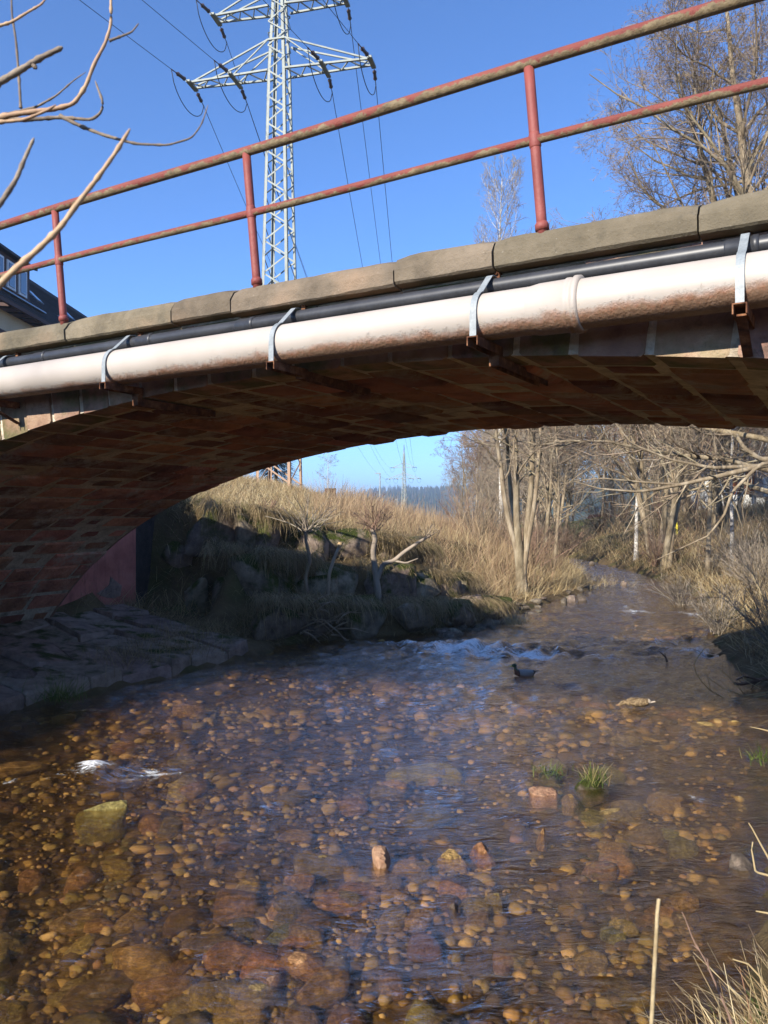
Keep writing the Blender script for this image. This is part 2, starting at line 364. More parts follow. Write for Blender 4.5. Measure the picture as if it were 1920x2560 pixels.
c = m.ramp(m.noise(3.5, 7, 0.62), [(0.3, (0.17, 0.10, 0.075)), (0.5, (0.34, 0.205, 0.145)), (0.7, (0.43, 0.30, 0.215))])
c = m.vary(c, m.rnd(), 0.25, 0.02)
c = m.mix(m.ramp(m.noise(1.4, 6, 0.65), [(0.44, 0.0), (0.58, 0.85)]), c, (0.10, 0.115, 0.04))
c = m.mix(m.ramp(m.noise(8, 6, 0.7), [(0.56, 0.0), (0.7, 0.6)]), c, (0.07, 0.06, 0.045))
m.color(c).set(Roughness=0.93, Specular_IOR_Level=0.2); m.bump(m.noise(7, 7, 0.65), 0.03).bump(m.noise(45, 4, 0.7), 0.008)
M_FACE = m.m
m = N('grey_brown_coping_stone')
c = m.ramp(m.noise(2.2, 8, 0.65), [(0.28, (0.085, 0.07, 0.05)), (0.5, (0.16, 0.13, 0.09)), (0.72, (0.235, 0.19, 0.135))])
c = m.vary(c, m.rnd(), 0.16, 0.01)
c = m.mix(m.ramp(m.noise(10, 8, 0.75), [(0.57, 0.0), (0.68, 0.55)]), c, (0.085, 0.075, 0.055))
c = m.mix(m.ramp(m.noise(1.1, 4, 0.5), [(0.58, 0.0), (0.74, 0.6)]), c, (0.32, 0.20, 0.115))
c = m.mix(m.ramp(m.noise(55, 2, 0.5), [(0.70, 0.0), (0.78, 0.35)]), c, (0.42, 0.38, 0.31))
m.color(c).set(Roughness=0.93, Specular_IOR_Level=0.2); m.bump(m.noise(9, 8, 0.7), 0.018).bump(m.noise(60, 4, 0.7), 0.006)
M_COPING = m.m
M_ASPHALT = speckle('asphalt', [(0.3, (0.035, 0.035, 0.036)), (0.7, (0.07, 0.07, 0.07))], 10, 0.95, 0.01)

bridge = thing('stone_bridge', 'old red sandstone arch bridge spanning the stream under the railing', 'bridge', bp(SC, -2.3, -2.4))
def vstone(a0, a1, o0, o1, depth=0.2, lift=0.0, cham=0.016, face=False):   # one block of the vault: o0 nearer the viewer's face
    mb = MB(); j = lambda k: rng.normal(0, k)
    am, om = (a0 + a1) / 2, (o0 + o1) / 2
    def ring(sh, h, jj): return [abp(a0 + sh + j(jj), h, o0 - (0 if face else sh) + j(jj) * (not face)), abp(a1 - sh + j(jj), h, o0 - (0 if face else sh) + j(jj) * (not face)),
                                 abp(a1 - sh + j(jj), h, o1 + sh + j(jj)), abp(a0 + sh + j(jj), h, o1 + sh + j(jj))]
    top = ring(0.0, depth, 0); mid = ring(0.0, cham + lift, 0.004); low = ring(cham, lift, 0.006)
    vs = top + mid + low + [abp(am, lift - 0.010 - abs(j(0.006)), om)]
    fs = [(0, 1, 2, 3)] + [(i, 4 + i, 4 + (i + 1) % 4, (i + 1) % 4) for i in range(4)] + [(4 + i, 8 + i, 8 + (i + 1) % 4, 4 + (i + 1) % 4) for i in range(4)] + [(8 + i, 12, 8 + (i + 1) % 4) for i in range(4)]
    return mb.add(vs, fs)
a_lo = np.interp(SC - 3.6, sg, ag); a = np.interp(SC + 9.05, sg, ag)
rest = MB(); count = 0; course = 0
RINGH = 0.40
while a > 0.3:
    wdt = rng.uniform(0.36, 0.47); a0 = max(a - wdt, 0); gap = 0.034
    fl = rng.uniform(0.30, 0.55)                      # the face stone shows on the bridge front too
    o = FACE - fl
    st = vstone(a0 + gap * .6, a - gap * .6, FACE + rng.uniform(-0.012, 0.012), o + gap, RINGH + rng.uniform(-0.03, 0.05), rng.uniform(-0.004, 0.01), 0.018, True)
    if a0 > a_lo - 0.6: st.build('arch_face_stone', M_FACE, bridge); count += 1
    else: rest.add(st.v, st.f)
    while o > FAR + 0.02:
        ln = rng.uniform(0.42, 0.82); o1 = o - ln
        if o1 < FAR + 0.25: o1 = FAR - rng.uniform(-0.02, 0.05)
        st = vstone(a0 + gap * .5, a - gap * .5, o - gap * .5, o1 + gap * .5, 0.2, rng.uniform(-0.025, 0.02), 0.03)
        if a0 > a_lo and count < 298: st.build('vault_stone', M_VAULT, bridge); count += 1
        else: rest.add(st.v, st.f)
        o = o1
    a = a0
tag(rest.build('vault_stones_behind', M_VAULT, bridge), kind='stuff')
# mortar shell between and behind the stones, abutments, fill and far face
mb = MB(); K = 60; aa = np.linspace(0, ag[-1], K)
for k in range(K - 1):
    for o0, o1 in ((FACE - 0.012, FAR + 0.02),):
        mb.hexa([abp(aa[k], 0.012, o0), abp(aa[k + 1], 0.012, o0), abp(aa[k + 1], 0.012, o1), abp(aa[k], 0.012, o1), abp(aa[k], 0.17, o0), abp(aa[k + 1], 0.17, o0), abp(aa[k + 1], 0.17, o1), abp(aa[k], 0.17, o1)])
mb.build('mortar_bed', M_MORTAR, bridge)
for sgn in (-1, 1):
    mb = MB()
    s0, s1 = SC + sgn * 9.06, SC + sgn * 12.5
    lo, hi = min(s0, s1), max(s0, s1)
    mb.hexa([bp(lo, FACE, -3.2), bp(hi, FACE, -3.2), bp(hi, FAR, -3.2), bp(lo, FAR, -3.2), bp(lo, FACE, 1.5), bp(hi, FACE, 1.5), bp(hi, FAR, 1.5), bp(lo, FAR, 1.5)])
    mb.build('abutment', M_FACE, bridge)
# spandrel wall blocks between the ring and the coping (near face) and the plain far face
UND = 1.515                       # underside of the coping
mb_far = MB(); mb_fill = MB()
ss = np.linspace(SC - 9.0, SC + 9.0, 61)
def zt(s):                        # top of the arch ring
    k = np.interp(s, sg, ag); s1, z1, nn = arc(k); return z1 + RINGH * 0.98 / max(nn[1], 0.35)
for s0, s1 in zip(ss[:-1], ss[1:]):
    mb_far.hexa([bp(s0, FAR, za(s0) + 0.03), bp(s1, FAR, za(s1) + 0.03), bp(s1, FAR - 0.05, za(s1) + 0.03), bp(s0, FAR - 0.05, za(s0) + 0.03), bp(s0, FAR, UND), bp(s1, FAR, UND), bp(s1, FAR - 0.05, UND), bp(s0, FAR - 0.05, UND)])
    z0, z1 = min(za(s0) + 0.17, UND - 0.02), min(za(s1) + 0.17, UND - 0.02)
    mb_fill.hexa([bp(s0, FACE - 0.02, z0), bp(s1, FACE - 0.02, z1), bp(s1, FAR + 0.001, z1), bp(s0, FAR + 0.001, z0), bp(s0, FACE - 0.02, UND + .02), bp(s1, FACE - 0.02, UND + .02), bp(s1, FAR + 0.001, UND + .02), bp(s0, FAR + 0.001, UND + .02)])
mb_far.build('far_spandrel', M_FACE, bridge); mb_fill.build('spandrel_fill', M_MORTAR, bridge)
s = SC - 5.5
while s < SC + 8.5:
    ln = rng.uniform(0.45, 0.8); s1 = s + ln
    zl, zh = max(zt(s + ln / 2) - 0.03, -2.5), UND - 0.012
    rows = max(1, int(round((zh - zl) / 0.3))); zz = np.linspace(0, 1, rows + 1)
    for k in range(rows):
        b0, b1 = zt(s) - 0.04, zt(s1) - 0.04; f = lambda b, t: b + (zh - b) * t
        if zh - max(b0, b1) < 0.02: continue
        of = FACE + rng.uniform(-0.012, 0.008); g = 0.006
        MB().hexa([bp(s + g, of, f(b0, zz[k]) + g), bp(s1 - g, of, f(b1, zz[k]) + g), bp(s1 - g, of - 0.1, f(b1, zz[k]) + g), bp(s + g, of - 0.1, f(b0, zz[k]) + g),
                   bp(s + g, of, f(b0, zz[k + 1]) - g), bp(s1 - g, of, f(b1, zz[k + 1]) - g), bp(s1 - g, of - 0.1, f(b1, zz[k + 1]) - g), bp(s + g, of - 0.1, f(b0, zz[k + 1]) - g)]).build('spandrel_stone', M_FACE, bridge)
    s = s1
# coping stones: joints read off the photograph, top edge chipped
def s_of_u(u, o=0.0):
    r = (u - 960) / FPX; P = BO + BN * o; return (r * P[1] - P[0]) / (BD[0] - r * BD[1])
cop_front = [SC - 9.6, -6.6, -4.9, -3.0] + [s_of_u(u) for u in (2060, 1745, 1232, 985, 575, 428, 163)] + [7.0, 8.4, 9.9, 11.2, 12.6]
cop_front = sorted(cop_front)
def coping(joints, side, nm):
    for s0, s1 in zip(joints[:-1], joints[1:]):
        n = max(4, int((s1 - s0) / 0.09)); t = np.linspace(0, 1, n + 1); S = s0 + 0.006 + (s1 - s0 - 0.012) * t
        sh = rng.uniform(-0.012, 0.012); zo = rng.uniform(-0.008, 0.008)
        e = 0.5 + 0.5 * fbm(np.stack([S * 2.3, 0 * S, 0 * S + s0], -1), 4, 31)           # wear of the top arris
        edge = np.minimum(t, 1 - t) * (s1 - s0); wear = 0.022 + 0.05 * e + 0.035 * np.exp(-edge / 0.05)
        e2 = 0.5 + 0.5 * fbm(np.stack([S * 5.3, 0 * S + 4, 0 * S + s0], -1), 3, 77)
        prof = []
        for i in range(n + 1):
            w1, w2 = wear[i], 0.008 + 0.018 * e2[i]
            prof.append([(-0.48, UND), (-0.09, UND - 0.004), (-w2, UND + 0.004), (0.0, UND + w2), (0.004, UND + 0.10), (0.0 - 0.12 * w1, 1.72 - w1), (-0.5 * w1, 1.72 - 0.45 * w1), (-1.3 * w1 - 0.02, 1.72), (-0.27, 1.725 + 0.01 * e[i]), (-0.48, 1.72)])
        k = 10; vs = []; fs = []
        for i in range(n + 1):
            for o, z in prof[i]:
                q = 0.004 * math.sin(37 * S[i] + 9 * z + 5 * o)
                vs.append(bp(S[i], (o + sh + q) if side > 0 else FAR - 0.1 - o - sh - q, z + zo))
        for i in range(n):
            for j in range(k):
                a_, b_ = i * k + j, i * k + (j + 1) % k; fs.append((a_, b_, b_ + k, a_ + k))
        fs += [tuple(range(k))[::-1], tuple(n * k + j for j in range(k))]
        MB().add(vs, fs).build('coping_stone', M_COPING, bridge)
coping(cop_front, 1, 'near')
coping(np.arange(SC - 9.6, SC + 10.9, 1.2), -1, 'far')
mb = MB(); mb.hexa([bp(-9, -0.47, 1.46), bp(13, -0.47, 1.46), bp(13, FAR + 0.37, 1.46), bp(-9, FAR + 0.37, 1.46), bp(-9, -0.47, 1.60), bp(13, -0.47, 1.60), bp(13, FAR + 0.37, 1.60), bp(-9, FAR + 0.37, 1.60)])
mb.build('road_surface', M_ASPHALT, bridge)

# ------------------------------------------------------------------ railings
m = N('flaking_red_paint'); geo = m.node('ShaderNodeNewGeometry'); nzz = m.sep(geo.outputs['Normal'])[2]
red = m.ramp(m.noise(4, 5), [(0.3, (0.18, 0.046, 0.036)), (0.7, (0.26, 0.073, 0.055))])
dirt = m.ramp(m.noise(14, 8, 0.75), [(0.3, (0.09, 0.065, 0.035)), (0.55, (0.22, 0.165, 0.09)), (0.8, (0.34, 0.27, 0.17))])
wear = m.math('ADD', m.noise(6, 9, 0.78, (1, 1, 1)), m.math('MULTIPLY', m.noise(1.3, 3), 0.35))
horiz = m.math('SUBTRACT', 1.0, m.math('MULTIPLY', m.math('ABSOLUTE', m.sep(m.coord())[2]), 0.0))
under = m.math('MULTIPLY', nzz, -0.16)
M_RAILN = m
msk = m.ramp(m.math('ADD', wear, under), [(0.69, 0.0), (0.735, 1.0)])
m.color(m.mix(msk, red, dirt)).set(Roughness=0.62, Specular_IOR_Level=0.3); m.bump(wear, 0.02).bump(m.noise(70, 4), 0.004)
M_RAIL = m.m
m = N('red_post_paint'); w2 = m.noise(9, 8, 0.75)
m.color(m.mix(m.ramp(w2, [(0.62, 0.0), (0.67, 1.0)]), m.ramp(m.noise(3, 5), [(0.3, (0.19, 0.045, 0.036)), (0.7, (0.28, 0.075, 0.06))]), (0.20, 0.13, 0.08))).set(Roughness=0.55, Specular_IOR_Level=0.35); m.bump(w2, 0.008)
M_POST = m.m
LEAN = np.array([*(BD * 0.073 + BN * 0.037), 1.0])
def railing(side, ps, label):
    r0 = thing('railing', label, 'railing', bp(ps[2], -0.06 if side > 0 else FAR - 0.04, 1.72))
    tops, mids = [], []
    for s in ps:
        b = bp(s, -0.055 if side > 0 else FAR - 0.045, 1.66); ln = LEAN * np.array([1, 1, 1])
        H = 1.045; pts = [b + ln * H * t for t in np.linspace(0, 1, 8)]
        post = MB().tube(pts, 0.032, 14).build('post', M_POST, r0, True)
        MB().tube([b + ln * (0.055), b + ln * 0.09, b + ln * 0.105], [0.043, 0.042, 0.033], 14).build('foot_collar', M_POST, post, True)
        tops.append(b + ln * (H + 0.02)); mids.append(b + ln * 0.60)
        MB().tube([mids[-1] - ln * 0.05, mids[-1] - ln * .035, mids[-1] + ln * .035, mids[-1] + ln * 0.05], [0.030, 0.0365, 0.0365, 0.030], 14).build('rail_socket', M_POST, post, True)
    for P, r, nm in ((tops, 0.036, 'top_rail'), (mids, 0.027, 'middle_rail')):
        P = np.array(P); P = np.vstack([P[0] + (P[0] - P[1]) * 0.5, P, P[-1] + (P[-1] - P[-2]) * 0.5])
        t = np.linspace(0, 1, 90); d = np.concatenate([[0], np.cumsum(np.linalg.norm(np.diff(P, axis=0), axis=1))]); d /= d[-1]
        PP = np.stack([np.interp(t, d, P[:, k]) for k in range(3)], -1); PP[:, 2] += 0.006 * np.sin(t * 23)
        MB().tube(PP, r, 16).build(nm, M_RAIL, r0, True)
    return r0
PS = [-4.46, -2.23, 0.0, 2.23, 4.46, 6.69, 8.92]
railing(1, PS, 'flaking red tubular railing along the near coping above the pipes')
railing(-1, PS, 'flaking red tubular railing on the far coping behind the road')

# ------------------------------------------------------------------ pipes and their brackets
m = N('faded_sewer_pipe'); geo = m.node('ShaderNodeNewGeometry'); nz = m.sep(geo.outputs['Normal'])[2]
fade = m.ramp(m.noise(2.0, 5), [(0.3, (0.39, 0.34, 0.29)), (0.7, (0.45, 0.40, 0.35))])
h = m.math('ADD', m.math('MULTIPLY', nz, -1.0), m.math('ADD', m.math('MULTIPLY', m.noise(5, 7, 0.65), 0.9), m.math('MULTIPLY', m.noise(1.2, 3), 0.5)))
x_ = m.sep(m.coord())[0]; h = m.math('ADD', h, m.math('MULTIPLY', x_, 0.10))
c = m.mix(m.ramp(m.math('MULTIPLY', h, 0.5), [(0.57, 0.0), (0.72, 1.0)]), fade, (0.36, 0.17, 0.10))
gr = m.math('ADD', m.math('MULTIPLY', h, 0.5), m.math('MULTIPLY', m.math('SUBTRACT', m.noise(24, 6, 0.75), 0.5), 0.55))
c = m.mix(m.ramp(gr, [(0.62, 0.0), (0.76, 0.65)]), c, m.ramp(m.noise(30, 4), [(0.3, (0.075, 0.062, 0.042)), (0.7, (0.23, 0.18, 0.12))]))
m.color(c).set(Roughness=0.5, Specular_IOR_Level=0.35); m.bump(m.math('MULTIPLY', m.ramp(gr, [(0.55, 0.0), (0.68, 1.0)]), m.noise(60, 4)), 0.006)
M_SEWER = m.m
M_BLACKPIPE = speckle('black_plastic_pipe', [(0.3, (0.020, 0.021, 0.024)), (0.7, (0.045, 0.046, 0.05))], 5, 0.42, 0.0, 60, spec=0.5)
M_GALV = speckle('galvanised_steel', [(0.3, (0.20, 0.225, 0.235)), (0.7, (0.30, 0.325, 0.33))], 14, 0.5, 0.0, 70, spec=0.5)
M_RUST = speckle('rusted_steel', [(0.3, (0.035, 0.015, 0.008)), (0.5, (0.13, 0.05, 0.022)), (0.72, (0.30, 0.15, 0.075))], 12, 0.9, 0.006, 60)
PO, PZ, PR = 0.14, 1.18, 0.14     # sewer pipe: offset, height, radius
QO, QZ, QR = 0.0, 1.40, 0.05  # black pipe
def along(o, z, s0, s1, n=60): return [bp(s, o, z) for s in np.linspace(s0, s1, n)]
sew = thing('sewer_pipe', 'thick faded pinkish drain pipe with grimy underside, strapped below the coping', 'pipe', bp(2, PO, PZ - PR))
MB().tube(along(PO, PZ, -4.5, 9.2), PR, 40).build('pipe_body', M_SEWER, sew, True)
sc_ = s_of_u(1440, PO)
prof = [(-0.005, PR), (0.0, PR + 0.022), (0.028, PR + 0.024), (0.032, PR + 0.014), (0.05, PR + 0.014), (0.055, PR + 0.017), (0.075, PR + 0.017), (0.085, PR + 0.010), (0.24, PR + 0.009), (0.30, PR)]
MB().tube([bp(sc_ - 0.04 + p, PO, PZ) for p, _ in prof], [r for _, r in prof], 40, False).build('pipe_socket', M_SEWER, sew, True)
blk = thing('conduit_pipe', 'thin black plastic conduit pipe running above the faded drain pipe', 'pipe', bp(2, QO, QZ - QR))
MB().tube(along(QO, QZ, -4.5, 9.2), QR, 24).build('pipe_body', M_BLACKPIPE, blk, True)
for u in (640, 1900, 385, 120, 25):
    s0 = s_of_u(u, QO); MB().tube([bp(s0 + p, QO, QZ) for p in (0, .004, .03, .034, .16, .17)], [QR, QR + .009, QR + .009, QR + .005, QR + .005, QR], 24, False).build('coupling', M_BLACKPIPE, blk, True)
def bracket(u, label, drop):
    s0 = s_of_u(u, PO); zb = PZ - PR
    t = thing('pipe_bracket', label, 'bracket', bp(s0, FACE, zb), 'steel brackets carrying the drain pipe')
    th = np.linspace(math.radians(270 - 62), math.radians(28), 26)                 # strap over the front of both pipes
    pth = [(PO + 0.150, zb - 0.01), (PO + 0.150, PZ - 0.03)] + [(PO + 0.150 * math.cos(a_), PZ + 0.150 * math.sin(a_)) for a_ in np.linspace(-0.02, 1.25, 12)]
    pth += [(QO + 0.075 * math.cos(a_), QZ + 0.065 * math.sin(a_)) for a_ in np.linspace(1.0, 2.0, 7)] + [(FACE + 0.02, QZ + 0.072), (FACE + 0.006, QZ + 0.075)]
    mb = MB(); w = 0.021; k = len(pth)
    vs = []
    for i, (o, z) in enumerate(pth):
        o0, z0 = pth[max(i - 1, 0)]; o1, z1 = pth[min(i + 1, k - 1)]; tx, tz = o1 - o0, z1 - z0; L = math.hypot(tx, tz); nx_, nz_ = tz / L * 0.005, -tx / L * 0.005
        vs += [bp(s0 - w, o, z), bp(s0 + w, o, z), bp(s0 + w, o + nx_, z + nz_), bp(s0 - w, o + nx_, z + nz_)]
    fs = [(4 * i + j, 4 * i + (j + 1) % 4, 4 * i + 4 + (j + 1) % 4, 4 * i + 4 + j) for i in range(k - 1) for j in range(4)] + [(3, 2, 1, 0), tuple(4 * (k - 1) + j for j in range(4))]
    mb.add(vs, fs).build('strap', M_GALV, t, False)
    mb = MB(); bd = np.array([*BD, 0]); bn = np.array([*BN, 0]); up = np.array([0, 0, 1.])
    mb.box(bp(s0, FACE + 0.004, QZ + 0.085), (0.035, 0.04, 0.05), (bd, bn, up)); mb.tube([bp(s0, FACE + 0.02, QZ + 0.105), bp(s0, FACE + 0.04, QZ + 0.105)], 0.011, 6)
    mb.build('wall_bolt', M_RUST, t)
    def channel(o0, o1, zt_, w=0.07, hh=0.055, tk=0.007):
        c = MB()
        for ds, dz, ww, h2 in ((0, -tk / 2, w, tk), (-w / 2 + tk / 2, -hh / 2 - tk / 2, tk, hh - tk), (w / 2 - tk / 2, -hh / 2 - tk / 2, tk, hh - tk)):
            c.box((bp(s0 + ds, o0, zt_ + dz) + bp(s0 + ds, o1, zt_ + dz)) / 2, (ww, abs(o1 - o0), h2), (bd, bn, up))
        return c
    channel(PO + 0.165, FACE + 0.01, zb - 0.002).build('channel_arm', M_RUST, t)
    if drop is not None:
        zl = float(za(s0)) - 0.004
        channel(FACE + 0.02, FACE - 0.86, zl + drop, 0.07, 0.06).build('soffit_channel', M_RUST, t)
        mb = MB(); mb.box((bp(s0, FACE + 0.045, zb + 0.0) + bp(s0, FACE + 0.045, zl - 0.06)) / 2, (0.066, 0.05, max(abs(zb - zl) + 0.06, 0.06)), (bd, bn, up)); mb.build('connecting_plate', M_RUST, t)
    else:
        mb = MB(); mb.bar(bp(s0, PO + 0.10, zb - 0.05), bp(s0, FACE + 0.004, zb - 0.20), 0.05, 0.012); mb.build('gusset', M_RUST, t)
bracket(-12, 'galvanised strap and rusty arm beside the lit arch edge stones', None)
bracket(297, 'galvanised strap bracket with rusty channel dropping low under the arch', -0.0)
bracket(712, 'galvanised strap bracket next after the black conduit coupling', 0.0)
bracket(1208, 'galvanised strap bracket next to the drain pipe socket ring', 0.0)
bracket(1858, 'galvanised strap bracket with short gusset below the cracked coping joint', None)
# ------------------------------------------------------------------ rocks, wall, apron
import bmesh
def ico(n):
    bm = bmesh.new(); bmesh.ops.create_icosphere(bm, subdivisions=n, radius=1.0)
    V = np.array([v.co[:] for v in bm.verts]); F = np.array([[v.index for v in f.verts] for f in bm.faces]); bm.free(); return V, F
ICO = {k: ico(k) for k in (1, 2, 3, 4)}
def rock_v(seed, size, sub=2, boxy=1.0, rough=0.22, fr=1.3):
    V, F = ICO[sub]; p = np.sign(V) * np.abs(V) ** boxy; p = p / np.abs(p).max(0)
    r = np.random.default_rng(seed); off = r.uniform(-50, 50, 3)
    p = p * (1 + rough * fbm(V * fr + off, 4, seed % 97)[:, None])
    # flatten a few random planes so that it looks broken
    for _ in range(8):
        nn = r.normal(size=3); nn /= np.linalg.norm(nn); lim = r.uniform(0.5, 0.85); dd = p @ nn; p = p - np.clip(dd - lim, 0, 9)[:, None] * nn * 0.85
    return p * np.asarray(size) / 2, F
def rotz(P, a): c, s = math.cos(a), math.sin(a); return P @ np.array([[c, s, 0], [-s, c, 0], [0, 0, 1]])
def mossy(name, stops, amt=(0.45, 0.62), scale=4, mosscol=((0.022, 0.032, 0.006), (0.075, 0.085, 0.014)), rnd=0.25):
    m = N(name); c = m.vary(m.ramp(m.noise(scale, 7, 0.65), stops), m.rnd(), rnd, 0.02)
    g = m.node('ShaderNodeNewGeometry'); up = m.sep(g.outputs['Normal'])[2]
    k = m.math('ADD', m.math('MULTIPLY', up, 0.18), m.noise(2.3, 6, 0.6))
    c = m.mix(m.ramp(k, [(amt[0], 0.0), (amt[1], 1.0)]), c, m.ramp(m.noise(30, 4), [(0.3, mosscol[0]), (0.7, mosscol[1])]))
    m.color(c).set(Roughness=0.95, Specular_IOR_Level=0.2); m.bump(m.noise(7, 8, 0.7), 0.05).bump(m.noise(45, 4), 0.015); return m.m
M_BLOCK = mossy('mossy_wall_block', [(0.3, (0.10, 0.08, 0.06)), (0.5, (0.22, 0.17, 0.125)), (0.7, (0.34, 0.27, 0.2))], (0.50, 0.66))
M_SLAB = mossy('apron_slab', [(0.3, (0.13, 0.093, 0.073)), (0.5, (0.25, 0.18, 0.145)), (0.7, (0.36, 0.27, 0.22))], (0.68, 0.8))
M_RUBBLE = mossy('bank_rubble', [(0.3, (0.10, 0.085, 0.065)), (0.5, (0.21, 0.17, 0.13)), (0.7, (0.36, 0.29, 0.22))], (0.72, 0.85))

lp = LEFT[(LEFT[:, 1] > 14.5) & (LEFT[:, 1] < 23)]
lp = np.vstack([[(-3.4, 14.9)], lp])
cum = np.concatenate([[0], np.cumsum(np.linalg.norm(np.diff(lp, axis=0), axis=1))])
def on_wall(t, off):
    p = np.array([np.interp(t, cum, lp[:, 0]), np.interp(t, cum, lp[:, 1])]); q = np.array([np.interp(t + .4, cum, lp[:, 0]), np.interp(t + .4, cum, lp[:, 1])]); r_ = np.array([np.interp(t - .4, cum, lp[:, 0]), np.interp(t - .4, cum, lp[:, 1])])
    tg = q - r_; tg /= np.linalg.norm(tg) + 1e-9; nn = np.array([-tg[1], tg[0]]); return p + nn * off, math.atan2(tg[1], tg[0])
wall = thing('retaining_wall', 'mossy terraced wall of huge stone blocks below the dry grass bank', 'wall', (-1, 17, 0))
Hx = lambda x: float(np.interp(x, [-6, -5, -1, 2.0, 3.6, 6], [3.0, 2.95, 2.2, 1.45, 1.0, 0.8]))
k = 0
for tier, (off, z0, z1, t0, t1) in enumerate([(0.25, -0.02, 0.36, 0.9, 7.4), (1.25, 0.28, 0.70, 0.15, 7.6), (2.35, 0.62, 1.03, -0.5, 7.2)]):
    t = t0
    while t < t1:
        ln = rng.uniform(0.75, 1.5)
        p, an = on_wall(max(t + ln / 2, 0.0), off + rng.uniform(-0.12, 0.12)); 
        if t + ln / 2 < 0: p = p + np.array([math.cos(an), math.sin(an)]) * (t + ln / 2)
        H = Hx(p[0]); hh = (z1 - z0) * H * rng.uniform(0.9, 1.12) + 0.12
        V, F = rock_v(900 + k, (ln * 1.06, rng.uniform(0.75, 1.0), hh), 3, 0.3, 0.12, 1.6)
        V = rotz(V, an + rng.normal(0, 0.08)) + np.array([p[0], p[1], z0 * H + hh / 2 - 0.08])
        obj('wall_block', mesh_np('wall_block', V, None, F), M_BLOCK, wall); t += ln; k += 1

for u_, v_, wpx, hpx, Yb_, dp in [(450, 1385, 125, 150, 17.3, 1.0), (478, 1500, 70, 115, 16.6, 0.7), (580, 1500, 140, 110, 16.3, 0.8), (630, 1585, 150, 90, 15.6, 0.9), (600, 1380, 150, 110, 17.6, .9), (700, 1480, 120, 110, 16.4, .8), (540, 1290, 140, 110, 18.3, 1.0), (790, 1480, 110, 90, 16.7, .8)]:
    c_ = px(u_, v_, Yb_); V, F = rock_v(1500 + u_, (wpx / FPX * Yb_, dp, hpx / FPX * Yb_), 3, 0.3, 0.11, 1.6); V = rotz(V, rng.normal(0.2, .15)) + c_ + np.array([0, dp * .3, 0])
    obj('wall_block', mesh_np('wall_block', V, None, F), M_BLOCK, wall)
apron = thing('stone_apron', 'sloping apron of cracked stone slabs at the foot of the arch', 'stone paving', (-5.5, 12, 0.2))
ax_u = np.array([0.508, 0.861]); ax_v = BD
org = np.array([-4.9, 9.94]) - ax_u * 3.2
nu, nv = 11, 4
cu = np.linspace(0, 8.1, nu + 1); cv = np.array([-0.08, 0.95, 1.8, 2.6, 3.5])
J = rng.uniform(-1, 1, (nu + 1, nv + 1, 2)) * np.array([0.2, 0.19]); J[:, 0, 1] *= 0.6
for i in range(nu):
    for j in range(nv):
        cs = [(i, j), (i + 1, j), (i + 1, j + 1), (i, j + 1)]
        P = [org + ax_u * (cu[a] + J[a, b, 0]) + ax_v * (cv[b] + J[a, b, 1]) for a, b in cs]; c0 = sum(P) / 4
        th = rng.uniform(0.0, 0.10); mb = MB()
        def lv(P_, ins, dz): return [(*(p + (c0 - p) * ins), 0.10 + 0.15 * max((p - org) @ ax_v, 0) * (1 if True else 0) + dz) for p in P_]
        tl = rng.normal(0, 0.025, 4)
        top = [(x, y, z + t_) for (x, y, z), t_ in zip(lv(P, 0.09, 0.055 + th), tl)]
        cen = np.mean(top, 0) + np.array([0, 0, rng.uniform(0, 0.025)])
        vs = lv(P, 0.02, -0.45) + lv(P, 0.04, th) + top + [tuple(cen)]
        fs = [(q, (q + 1) % 4, 4 + (q + 1) % 4, 4 + q) for q in range(4)] + [(4 + q, 4 + (q + 1) % 4, 8 + (q + 1) % 4, 8 + q) for q in range(4)] + [(8 + q, 8 + (q + 1) % 4, 12) for q in range(4)]
        mb.add(vs, fs).build('slab', M_SLAB, apron)

# red rendered wing wall beyond the arch
m = N('red_render'); c = m.ramp(m.noise(2.2, 7, 0.62), [(0.3, (0.33, 0.11, 0.085)), (0.55, (0.52, 0.19, 0.15)), (0.75, (0.60, 0.26, 0.205))])
zc = m.sep(m.coord())[2]; c = m.mix(m.ramp(m.math('ADD', zc, m.math('MULTIPLY', m.noise(4, 5), 0.35)), [(0.72, 0.8), (0.95, 0.0)]), c, (0.19, 0.165, 0.14))
c = m.mix(m.ramp(m.noise(3, 4, 0.5, (4, 4, 0.3)), [(0.55, 0.0), (0.75, 0.4)]), c, (0.09, 0.04, 0.035))
m.color(c).set(Roughness=0.9, Specular_IOR_Level=0.2); m.bump(m.noise(30, 5, 0.7), 0.006); M_REDW = m.m
wa, wb = np.array([-7.0, 12.6]), np.array([-5.25, 16.5]); wt = (wb - wa) / np.linalg.norm(wb - wa); wnn = np.array([wt[1], -wt[0]])
redw = thing('wing_wall', 'red rendered wing wall with a broken plaster patch behind the arch', 'wall', (*((wa + wb) / 2), 0.3))
def wallbox(mb, a, b, th, z0, z1, front=0.0):
    a_, b_ = a + wnn * front, b + wnn * front; c_, d_ = b - wnn * th, a - wnn * th
    return mb.hexa([(*a_, z0), (*b_, z0), (*c_, z0), (*d_, z0), (*a_, z1), (*b_, z1), (*c_, z1), (*d_, z1)])
wallbox(MB(), wa, wb, 0.5, 0.2, 3.9).build('rendered_face', M_REDW, redw)
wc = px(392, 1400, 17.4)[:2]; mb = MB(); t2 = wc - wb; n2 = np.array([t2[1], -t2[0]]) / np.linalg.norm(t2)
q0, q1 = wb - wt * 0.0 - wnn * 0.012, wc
mb.hexa([(*q0, 0.2), (*q1, 0.2), (*(q1 - n2 * .6), 0.2), (*(q0 - n2 * .6), 0.2), (*q0, 3.7), (*q1, 3.7), (*(q1 - n2 * .6), 3.7), (*(q0 - n2 * .6), 3.7)])
